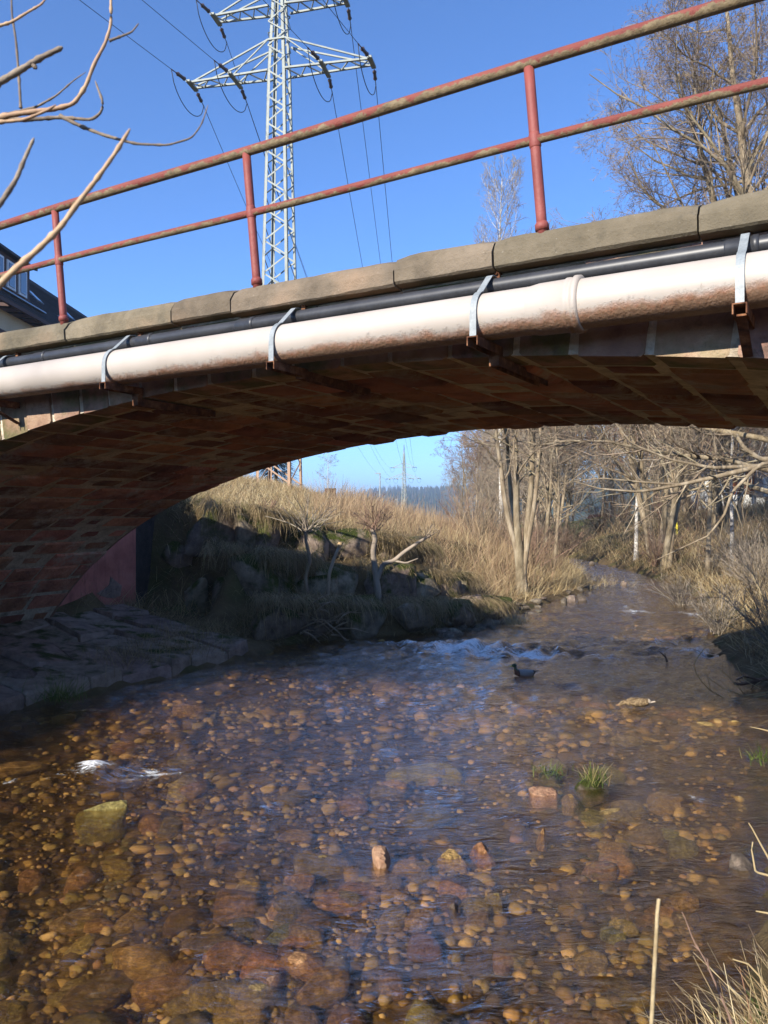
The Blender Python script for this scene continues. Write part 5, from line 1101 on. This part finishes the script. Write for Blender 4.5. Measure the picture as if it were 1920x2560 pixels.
limb([(150, 290), (200, 315), (260, 338), (340, 360), (420, 363), (480, 345), (505, 310), (520, 262)], Yb + .04, .006, .0018, M_BRANCH)
limb([(-60, 310), (60, 300), (120, 275), (140, 262)], Yb - .03, .006, .004, M_SHOOT)
limb([(-40, 300), (40, 280), (90, 268), (140, 240), (185, 200), (215, 180)], Yb + .08, .006, .0015, M_BRANCH)
limb([(52, 270), (48, 200), (40, 100), (30, 40), (28, -20)], Yb + .05, .0042, .003, M_BRANCH)
limb([(-20, 70), (30, 55), (70, 30), (105, 10), (118, -10)], Yb, .0048, .003, M_SHOOT)
limb([(-60, 240), (0, 205), (60, 170), (100, 145), (157, 118)], Yb - .1, .0105, .0075, M_BRANCH)
limb([(80, 160), (92, 172)], Yb - .1, .007, .005, M_BRANCH)
limb([(-120, 860), (-40, 750), (40, 670), (90, 628), (150, 570), (200, 500), (240, 450), (290, 380), (325, 322)], 1.15, .0088, .0045, M_SHOOT)
limb([(-60, 580), (0, 510), (40, 450), (60, 400), (85, 345)], 1.2, .0075, .0042, M_BRANCH)
# (branches pass out of the frame to the stem on the left)
limb([(-330, 420), (-160, 470), (-60, 580)], 1.3, .010, .0075, M_BRANCH)
# ------------------------------------------------------------------ hills and forest
def crest(u): return np.interp(u, [-1500, 0, 700, 840, 1000, 1250, 1400, 1550, 1700, 1850, 2100, 3000], [1235, 1250, 1258, 1238, 1223, 1226, 1222, 1190, 1130, 1075, 1010, 960])
def cdist(u): return np.interp(u, [700, 1250, 1500, 1850, 2300], [1900, 1800, 1200, 620, 520])
us = np.linspace(-1600, 3000, 240); rr = np.linspace(0, 1.25, 26)
U, T_ = np.meshgrid(us, rr); D = cdist(U); Ys = D * (0.35 + 0.65 * T_); Xs = (U - 960) / FPX * Ys
Hc = (1280 - crest(U)) / FPX * D * 1.0 + CAM_H - 9
Zs = -11 + (Hc + 11) * sstep(0.0, 1.0, T_) * 1.0 - 30 * np.clip(T_ - 1, 0, 1)
Zs += 0.012 * D * fbm2(Xs, Ys, 0.006, 3, 3) * sstep(0.1, .5, T_)
i2 = np.arange(U.size).reshape(U.shape); Q = np.stack([i2[:-1, :-1], i2[:-1, 1:], i2[1:, 1:], i2[1:, :-1]], -1).reshape(-1, 4)
M_HILL = speckle('forest_floor', [(0.35, (0.018, 0.032, 0.014)), (0.6, (0.045, 0.06, 0.022)), (0.75, (0.085, 0.075, 0.04))], 0.02, 1.0, 0, 0.2)
tag(obj('hills', mesh_np('hills', np.stack([Xs, Ys, Zs], -1).reshape(-1, 3), Q), M_HILL), kind='structure', label='wooded hills closing the valley')
rg = np.random.default_rng(4); n = 12000
u = np.concatenate([rg.uniform(650, 1420, n * 5 // 8), rg.uniform(1300, 2300, n * 3 // 8)]); t_ = rg.uniform(0.25, 1.03, n); d_ = cdist(u); y = d_ * (0.35 + 0.65 * t_); x = (u - 960) / FPX * y
hc = (1280 - crest(u)) / FPX * d_ + CAM_H - 9; z = -11 + (hc + 11) * sstep(0, 1, t_) + 0.012 * d_ * fbm2(x, y, .006, 3, 3) * sstep(.1, .5, t_)
h_ = rg.uniform(9, 17, n) * np.where(u < 1400, 1.0, 0.9); w_ = h_ * rg.uniform(.16, .24, n)
a = np.arange(6) / 6 * 6.283; ring = np.stack([np.cos(a), np.sin(a), 0 * a], -1)
V = np.concatenate([np.stack([x, y, z - 1], -1)[:, None] + ring[None] * w_[:, None, None], np.stack([x, y, z + h_], -1)[:, None]], 1)
F = np.array([(k, (k + 1) % 6, 6) for k in range(6)])[None] + np.arange(n)[:, None, None] * 7
m = N('conifer_mass'); m.color(m.ramp(m.island(), [(0, (0.012, 0.025, 0.012)), (.6, (0.03, 0.05, 0.02)), (.8, (0.05, 0.06, 0.025)), (1, (0.10, 0.075, 0.05))])).set(Roughness=0.95)
tag(obj('hill_forest', mesh_np('hill_forest', V.reshape(-1, 3), None, F.reshape(-1, 3), False), m.m), 'dense conifer forest covering the distant hills', 'forest', kind='stuff')

# ------------------------------------------------------------------ houses, shed, car, lamps
M_TILE = speckle('dark_roof_tile', [(0.3, (0.022, 0.023, 0.028)), (0.7, (0.05, 0.05, 0.058))], 3, 0.7, 0.01, 30, rnd=0.2)
M_CREAM = speckle('cream_render', [(0.3, (0.50, 0.42, 0.28)), (0.7, (0.62, 0.53, 0.37))], 0.8, 0.9, 0.0, 20)
M_WHITE = plain('white_frame', (0.78, 0.78, 0.76), 0.5); M_BROWNW = plain('dark_brown_wood', (0.07, 0.03, 0.022), 0.7); M_ZINC = plain('zinc_flashing', (0.3, 0.33, 0.37), 0.4, 0.6)
m = N('window_glass'); m.color((0.10, 0.14, 0.19)).set(Roughness=0.08, Specular_IOR_Level=0.8); M_GLASS = m.m
EX, EZ, RX, RZ = -18.0, 6.68 * 1.5 + CAM_H, -22.5, 9.62 * 1.5 + CAM_H; HY0, HY1 = 33.0, 66.0     # eave and ridge of the big house
house = thing('house', 'cream house with steep dark tiled roof and white dormer windows behind the railing', 'house', (-22.5, 48, 4))
WX_ = EX - 0.75
MB().hexa([(WX_, HY0, 2), (WX_, HY1, 2), (2 * RX - WX_, HY1, 2), (2 * RX - WX_, HY0, 2), (WX_, HY0, EZ - .1), (WX_, HY1, EZ - .1), (2 * RX - WX_, HY1, EZ - .1), (2 * RX - WX_, HY0, EZ - .1)]).build('wall', M_CREAM, house)
sl = np.array([RX - EX, 0, RZ - EZ]); Ls = np.linalg.norm(sl); sl /= Ls; nr = np.array([-sl[2], 0, sl[0]]); nr = nr if nr[2] > 0 else -nr
roof = MB(); roof.hexa([(EX, HY0 - .5, EZ), (EX, HY1, EZ), (RX, HY1, RZ), (RX, HY0 - .5, RZ), *[tuple(np.array(q) + nr * .12) for q in ((EX, HY0 - .5, EZ), (EX, HY1, EZ), (RX, HY1, RZ), (RX, HY0 - .5, RZ))]])
ml = 2 * RX - EX; n2_ = nr * [-1, 1, 1]
roof.hexa([tuple(np.array(q) - [0, 0, 0]) for q in ((RX, HY0 - .5, RZ), (RX, HY1, RZ), (ml, HY1, EZ), (ml, HY0 - .5, EZ))] + [tuple(np.array(q) + n2_ * .12) for q in ((RX, HY0 - .5, RZ), (RX, HY1, RZ), (ml, HY1, EZ), (ml, HY0 - .5, EZ))])
roof = roof.build('roof', M_TILE, house)
for k in range(22):               # tile courses
    b = np.array([EX, 0, EZ]) + sl * (Ls * k / 22) + nr * .12; e = b + sl * (Ls / 22 * 1.1)
    MB().hexa([(b[0], HY0 - .5, b[2]), (b[0], HY1, b[2]), (e[0], HY1, e[2]), (e[0], HY0 - .5, e[2]), *[(q[0] + nr[0] * h, yy, q[2] + nr[2] * h) for q, yy, h in ((b, HY0 - .5, .07), (b, HY1, .07), (e, HY1, .015), (e, HY0 - .5, .015))]]).build('tile_course', M_TILE, roof)
MB().bar((RX, HY0 - .5, RZ + .15), (RX, HY1, RZ + .15), .35, .2).build('ridge_cap', M_TILE, roof)
MB().bar((EX + .03, HY0 - .5, EZ + .02), (EX + .03, HY1, EZ + .02), .16, .2).build('eave_board', M_BROWNW, house)
for yy in np.arange(HY0, HY1, 1.1): MB().bar((EX + .02, yy, EZ - .08), (WX_ - .2, yy, EZ - .02), .10, .16).build('rafter_end', M_BROWNW, house)
for yy in (35.5, 39.5, 43.5):
    w = MB().bar((WX_ + .02, yy - .55, EZ - 2.6), (WX_ + .02, yy + .55, EZ - 2.6), .1, 1.6).build('window', M_WHITE, house); MB().bar((WX_ + .09, yy - .45, EZ - 2.6), (WX_ + .09, yy + .45, EZ - 2.6), .04, 1.4).build('pane', M_GLASS, w)
MB().bar((WX_ + .05, HY0, EZ - 1.25), (WX_ + .05, 44, EZ - 1.25), .12, .3).build('beam_band', M_BROWNW, house)
# dormer with two white windows
dY0, dY1, dx = 36.6, 41.6, -18.9; dz0 = EZ + (EX - dx) / (EX - RX) * (RZ - EZ) + .1
dor = MB().hexa([(dx, dY0, dz0), (dx, dY1, dz0), (dx - 3, dY1, dz0), (dx - 3, dY0, dz0), (dx, dY0, dz0 + 1.9), (dx, dY1, dz0 + 1.9), (dx - 3, dY1, dz0 + 2.1), (dx - 3, dY0, dz0 + 2.1)]).build('dormer', M_BROWNW, house)
MB().hexa([(dx + .3, dY0 - .3, dz0 + 1.92), (dx + .3, dY1 + .3, dz0 + 1.92), (dx - 3.2, dY1 + .3, dz0 + 2.9), (dx - 3.2, dY0 - .3, dz0 + 2.9), (dx + .3, dY0 - .3, dz0 + 2.05), (dx + .3, dY1 + .3, dz0 + 2.05), (dx - 3.2, dY1 + .3, dz0 + 3.03), (dx - 3.2, dY0 - .3, dz0 + 3.03)]).build('dormer_roof', M_TILE, dor)
for yy in (38.2, 39.45, 40.7):
    MB().bar((dx + .03, yy - .45, dz0 + .95), (dx + .03, yy + .45, dz0 + .95), .09, 1.4).build('window', M_WHITE, dor); MB().bar((dx + .09, yy - .30, dz0 + .95), (dx + .09, yy + .30, dz0 + .95), .03, 1.15).build('pane', M_GLASS, dor)
MB().bar((dx + .35, dY0 - .2, dz0 - .2), (dx + .35, dY1 + .8, dz0 - .2), .4, .06).build('flashing', M_ZINC, dor)
for yy, f0, f1 in ((45.2, .45, .62), (47.0, .2, .36), (51, .55, .7)):
    A_ = np.array([EX, yy, EZ]) + sl * Ls * f0 + nr * .16; B_ = np.array([EX, yy, EZ]) + sl * Ls * f1 + nr * .16
    s_ = MB().bar(A_, B_, .9, .12, nr).build('skylight', M_ZINC, roof); MB().bar(A_ + sl * .1 + nr * .06, B_ - sl * .1 + nr * .06, .7, .03, nr).build('pane', M_GLASS, s_)
MB().tube([(RX + 1.2, 45.0, RZ - 1.4), (RX + 1.2, 45.0, RZ + .2)], .22, 12).build('vent_pipe', M_ZINC, roof, True)
def cottage(name, label, x, y, z, w, d, hw, hr, mw, mr, wins, rz=0.0):
    t = thing(name, label, 'house', (x, y, z), None, world=False, rz=rz)
    MB().box((0, 0, hw / 2 - .5), (w, d, hw + 1)).build('wall', mw, t)
    o = .4; A = [(-w / 2 - o, -d / 2 - o, hw - .15), (w / 2 + o, -d / 2 - o, hw - .15), (w / 2 + o, 0, hw + hr), (-w / 2 - o, 0, hw + hr), (w / 2 + o, d / 2 + o, hw - .15), (-w / 2 - o, d / 2 + o, hw - .15)]
    rf = MB().add(A, [(0, 1, 2, 3), (3, 2, 4, 5), (0, 3, 5), (1, 4, 2), (0, 5, 4, 1)]).build('roof', mr, t)
    for (wx_, wz_) in wins:
        f = MB().box((wx_, -d / 2 - .02, wz_), (1.1, .1, 1.3)).build('window', M_WHITE, t); MB().box((wx_, -d / 2 - .08, wz_), (.9, .04, 1.1)).build('pane', M_GLASS, f)
    MB().box((w * .2, d * .1, hw + hr), (.7, .7, 1.6)).build('chimney', mr, rf); return t
M_REDTILE = speckle('red_roof_tile', [(0.3, (0.22, 0.06, 0.035)), (0.7, (0.36, 0.11, 0.06))], 2, .85, 0, 20); M_WHITER = plain('white_render', (0.72, 0.70, 0.64), .9)
X = at_uv(1545, 125); cottage('farmhouse', 'small white house with red tiled roof glimpsed through the far wood', X, 125, -2.4, 9, 7, 2.6, 2.0, M_WHITER, M_REDTILE, [(-3, 1.4), (0, 1.4), (3, 1.4)], .2)
X = at_uv(800, 62); cottage('cottage', 'low building with dark brown pitched roof beyond the pylon feet', X, 62, gz(X, 62) - 1.0, 5.6, 5, 1.4, 1.6, M_CREAM, M_BROWNW, [(-1.5, .8), (1.2, .8)], .5)
X = at_uv(1890, 70); cottage('hillside_house', 'white gabled house half hidden by branches above the orange shed', X, 74, gz(X, 74) + 1.6, 6, 6, 2.6, 2.4, M_WHITER, M_TILE, [(-2, 1.5), (0.6, 1.5)], -.3)
# orange garden shed and pale shed
M_SHED = speckle('orange_wood', [(0.3, (0.42, 0.13, 0.05)), (0.7, (0.52, 0.18, 0.07))], 2, .7, 0, 20); M_PALEW = speckle('pale_boards', [(0.3, (0.42, 0.40, 0.36)), (0.7, (0.60, 0.57, 0.52))], 3, .85, 0, 12)
p = px(1870, 1236, 46); z0 = p[2]
sh = thing('garden_shed', 'orange painted wooden shed on the slope above the right bank', 'shed', (p[0], p[1], z0), None, world=False, rz=0.15)
MB().box((-.55, 0, .62), (1.25, 1.6, 1.25)).build('wall', M_SHED, sh); MB().box((.55, 0.05, .62), (.95, 1.5, 1.2)).build('side_panel', plain('brown_boards', (0.25, 0.13, 0.06), .8), sh); MB().box((0, 0, 1.3), (2.5, 1.9, .1)).build('roof', plain('shed_roof', (0.36, 0.27, 0.2), .8), sh)
for q in (-1, -.1, .8): MB().box((q, -.7, -.25), (.18, .18, .6)).build('footing', M_WHITE, sh)
for k in range(4): MB().box((-.55, -.81, .2 + .3 * k), (1.22, .03, .26)).build('plank', M_SHED, sh)
p = px(1912, 1230, 45)
sh = thing('board_shed', 'pale grey shed of upright boards beside the orange shed', 'shed', (p[0] + .5, p[1], p[2] - .3), None, world=False, rz=0.1)
MB().box((0, 0.1, 1.0), (2.0, 1.4, 2.0)).build('wall', M_PALEW, sh); MB().box((0, 0, 2.05), (2.3, 1.8, .1)).build('roof', plain('shed_roof_tan', (0.45, 0.32, 0.2), .8), sh)
for k in range(8): MB().box((-.88 + .25 * k, -.62, 1.0), (.22, .04, 1.98)).build('board', M_PALEW, sh)
p = px(1735, 1240, 48); wb_ = thing('water_barrel', 'small white barrel on the slope left of the orange shed', 'barrel', (p[0], p[1], p[2] - .25), None)
MB().tube([(p[0], p[1], p[2] - .9), (p[0], p[1], p[2] - .3), (p[0], p[1], p[2]), (p[0], p[1], p[2] + .25)], [.2, .21, .22, .2], 14).build('drum', M_WHITE, wb_, True); MB().tube([(p[0], p[1], p[2] + .25), (p[0], p[1], p[2] + .3)], [.21, .19], 14).build('lid', M_WHITE, wb_, True)
p = px(1691, 1320, 40); tp = thing('marker_post', 'yellow marker post standing in the right bank brush', 'post', (p[0], p[1], gz(p[0], p[1])))
MY = plain('yellow_paint', (0.75, 0.62, 0.05), .5); MB().tube([(p[0], p[1], gz(p[0], p[1]) - .1), (p[0], p[1], p[2] - .25)], .04, 8).build('stake', M_PALEW, tp); MB().bar((p[0], p[1], p[2] - .35), (p[0], p[1], p[2] + .28), .13, .10).build('cap', MY, tp)
# street lamps
for u, vt, Y, lb in ((950, 1184, 82, 'tall slim street lamp rising behind the dry grass bank'), (993, 1249, 150, 'small distant street lamp near the far pylon foot')):
    tpz = px(u, vt, Y); g0 = -9 if Y > 100 else gz(tpz[0], Y) - .3
    l = thing('street_lamp', lb, 'lamp', (tpz[0], Y, g0)); MB().tube([(tpz[0], Y, g0), (tpz[0], Y, g0 + 3), (tpz[0] + .0, Y, tpz[2])], [.11, .09, .06], 8).build('pole', M_GALV, l, True)
    MB().hexa([(tpz[0] - .55, Y - .1, tpz[2]), (tpz[0] + .08, Y - .1, tpz[2] - .05), (tpz[0] + .08, Y + .1, tpz[2] - .05), (tpz[0] - .55, Y + .1, tpz[2]), (tpz[0] - .5, Y - .07, tpz[2] + .07), (tpz[0] + .05, Y - .07, tpz[2] + .08), (tpz[0] + .05, Y + .07, tpz[2] + .08), (tpz[0] - .5, Y + .07, tpz[2] + .07)]).build('lamp_head', M_GALV, l)
# parked car, three quarter front view across the meadow
Y = 105; X = at_uv(1461, Y); cz = CAM_H + (1280 - 1356) / FPX * Y
car = thing('parked_car', 'small silver car parked on the green meadow beyond the bend', 'car', (X, Y, cz), None, world=False, rz=1.15)
prof = [(-1.95, .35), (-1.95, .75), (-1.85, .9), (-1.0, .98), (-.45, 1.42), (.75, 1.45), (1.55, .98), (1.95, .88), (2.0, .4)]
M_CAR = plain('silver_car_paint', (0.55, 0.58, 0.62), .3, .3, .6); M_TYRE = plain('tyre_rubber', (0.02, 0.02, 0.02), .8)
n_ = len(prof); vs = [(x_, -.82 * (1 if z_ < 1 else .8), z_) for x_, z_ in prof] + [(x_, .82 * (1 if z_ < 1 else .8), z_) for x_, z_ in prof]
MB().add(vs, [tuple(range(n_))[::-1], tuple(range(n_, 2 * n_))] + [(i, (i + 1) % n_, n_ + (i + 1) % n_, n_ + i) for i in range(n_)]).build('body', M_CAR, car)
MB().hexa([(-.98, -.72, 1.0), (-.5, -.62, 1.4), (-.5, .62, 1.4), (-.98, .72, 1.0), (-1.02, -.72, 1.02), (-.54, -.62, 1.42), (-.54, .62, 1.42), (-1.02, .72, 1.02)]).build('windscreen', M_GLASS, car)
for sy in (-1, 1):
    MB().hexa([(-.7, sy * .80, 1.0), (1.2, sy * .80, 1.0), (.75, sy * .68, 1.38), (-.4, sy * .68, 1.38), (-.7, sy * .83, 1.0), (1.2, sy * .83, 1.0), (.75, sy * .71, 1.38), (-.4, sy * .71, 1.38)]).build('side_window', M_GLASS, car)
    MB().box((-1.93, sy * .6, .72), (.08, .3, .16)).build('headlight', M_WHITE, car)
    for xx in (-1.25, 1.25): w = MB().tube([(xx, sy * .66, .32), (xx, sy * .86, .32)], .32, 16).build('wheel', M_TYRE, car); MB().tube([(xx, sy * .86, .32), (xx, sy * .875, .32)], .19, 12).build('rim', M_GALV, w)
# dark conifer beyond the pylon feet
X = at_uv(690, 56); t = thing('spruce_tree', 'dark spruce behind the feet of the near pylon', 'tree', (X, 56, gz(X, 56)), None, world=False)
rg = np.random.default_rng(8); MB().tube([(0, 0, -.3), (0, 0, 9)], [.16, .03], 8).build('trunk', M_TWIG, t)
n = 4200; hh = rg.uniform(.06, 1, n); aa_ = rg.uniform(0, 6.28, n); r_ = (1 - hh) * 2.1 * rg.uniform(.4, 1, n); rt = np.stack([np.cos(aa_) * r_ * .5, np.sin(aa_) * r_ * .5, hh * 8.8], -1)
obj('crown', mesh_np('crown', *blades(rt, np.stack([np.cos(aa_), np.sin(aa_), rg.normal(-.1, .2, n)], -1), .3 + r_ * .6, np.full(n, .15), np.full(n, .06), rg)), plain('spruce_needles', (0.02, 0.04, 0.018), .8), t)

# ------------------------------------------------------------------ ducks
def duck(name, label, p, rz, body, head, breast, tailm, bill, feeding):
    t = thing(name, label, 'duck', np.asarray(p) + [0, 0, 0.045 if feeding else 0.03], None, world=False, rz=rz, sc=0.74 if feeding else 0.78)            # swims along -x
    k = 15; n = 16; xs = np.linspace(-1, 1, k); V = []; F = []
    for i, q in enumerate(xs):
        w = 0.105 * max(1 - abs(q) ** 2.6, 0.0) ** 0.6 * (1.0 if q < 0 else 1 - .25 * q) + .004; h = 0.085 * max(1 - abs(q) ** 2.4, 0) ** .6 + .005; zc = (0.05 if feeding else 0.025) + 0.05 * max(q - .4, 0) ** 1.3 + (.012 if q < -.3 else 0)
        for j in range(n):
            a = j / n * 6.2832; V.append((q * .225, w * math.cos(a), zc + h * math.sin(a) * (1 if math.sin(a) > 0 else .8)))
    F = [(i * n + j, i * n + (j + 1) % n, (i + 1) * n + (j + 1) % n, (i + 1) * n + j) for i in range(k - 1) for j in range(n)] + [tuple(range(n))[::-1], tuple((k - 1) * n + j for j in range(n))]
    V0 = len(V)
    if feeding: sp = [(-.16, .04, .062), (-.20, .05, .05), (-.25, .045, .042), (-.29, .035, .04), (-.325, .018, .034), (-.345, .006, .02)]
    else: sp = [(-.15, .05, .066), (-.18, .09, .05), (-.195, .13, .038), (-.205, .165, .033), (-.21, .19, .03)]
    for x_, z_, r_ in sp:
        for j in range(n):
            a = j / n * 6.2832
            V.append((x_, r_ * .92 * math.cos(a), z_ + r_ * math.sin(a)) if feeding else (x_ + r_ * .8 * math.sin(a), r_ * math.cos(a), z_ + .35 * r_ * math.sin(a)))
    for i in range(len(sp) - 1): F += [(V0 + i * n + j, V0 + i * n + (j + 1) % n, V0 + (i + 1) * n + (j + 1) % n, V0 + (i + 1) * n + j) for j in range(n)]
    F += [tuple(V0 + (len(sp) - 1) * n + j for j in range(n))]
    if not feeding:               # rounded head on the neck
        hv, hf = ICO[2]; b0 = len(V); V += [tuple(q) for q in hv * np.array([.056, .04, .043]) + np.array([-.222, 0, .198])]; F += [tuple(int(i) + b0 for i in q) for q in hf]
    me = bpy.data.meshes.new('body'); me.from_pydata(V, [], F); me.polygons.foreach_set('use_smooth', [True] * len(me.polygons))
    o = obj('body', me, [body, head, breast, tailm], t)
    for pl in me.polygons:
        c_ = np.mean([me.vertices[v].co[:] for v in pl.vertices], 0); hd = min(pl.vertices) >= V0
        pl.material_index = 1 if hd and (feeding or c_[2] > .11) else (2 if c_[0] < -.12 else (3 if c_[0] > .16 else 0))
    hx, hz = (-.345, .004) if feeding else (-.275, .190)
    MB().hexa([(hx - .05, -.014, hz - .012), (hx + .01, -.016, hz - .014), (hx + .01, .016, hz - .014), (hx - .05, .014, hz - .012), (hx - .05, -.011, hz - .003), (hx + .01, -.012, hz + .016), (hx + .01, .012, hz + .016), (hx - .05, .011, hz - .003)]).build('bill', bill, o)
    for sy in (-1, 1):
        wv, wf = rock_v(3, (.27, .035, .085), 2, 1.0, .05); obj('wing', mesh_np('wing', wv + np.array([.03, sy * .088, .06]), None, wf), body, o)
        e = (-.305, sy * .031, .045) if feeding else (-.24, sy * .036, .21); MB().box(e, (.009, .007, .009)).build('eye', M_TYRE, o)
    MB().hexa([(.19, -.03, .05), (.29, -.02, .075), (.29, .02, .075), (.19, .03, .05), (.19, -.03, .07), (.29, -.018, .085), (.29, .018, .085), (.19, .03, .07)]).build('tail', tailm, o); return t
M_DG = plain('grey_feathers', (0.30, 0.29, 0.27), .7); M_DH = plain('green_head_feathers', (0.01, 0.06, 0.03), .3); M_DB = plain('chestnut_feathers', (0.09, 0.045, 0.03), .7); M_DT = plain('black_tail_feathers', (0.03, 0.03, 0.03), .7); M_BILL = plain('yellow_bill', (0.5, 0.4, 0.06), .5)
M_FF = speckle('mottled_feathers', [(0.35, (0.05, 0.032, 0.016)), (0.5, (0.17, 0.115, 0.06)), (0.65, (0.34, 0.25, 0.14))], 34, .75, .003, 90); M_FT = plain('pale_tail_feathers', (0.55, 0.45, 0.34), .8); M_FB = plain('brown_bill', (0.25, 0.14, 0.07), .5)
duck('drake', 'green headed drake swimming in the shaded water below the rapid', pz(1312, 1692), 0.15, M_DG, M_DH, M_DB, M_DT, M_BILL, False)
duck('hen_duck', 'mottled brown duck dabbling with its head low in sunlit water', pz(1596, 1772), -0.1, M_FF, M_FF, M_FF, M_FT, M_FB, True)

# ------------------------------------------------------------------ valley haze
hz = MB(); hz.box((0, 1760, 45), (9040, 8600, 140)); m = N('valley_haze'); m.n.remove(m.b); v_ = m.node('ShaderNodeVolumePrincipled'); v_.inputs['Color'].default_value = (0.62, 0.78, 1.0, 1); v_.inputs['Density'].default_value = 0.0005; v_.inputs['Anisotropy'].default_value = 0.2
m.link(v_.outputs[0], m.out.inputs['Volume']); tag(hz.build('haze', m.m), 'thin blue valley haze', 'haze', kind='stuff')
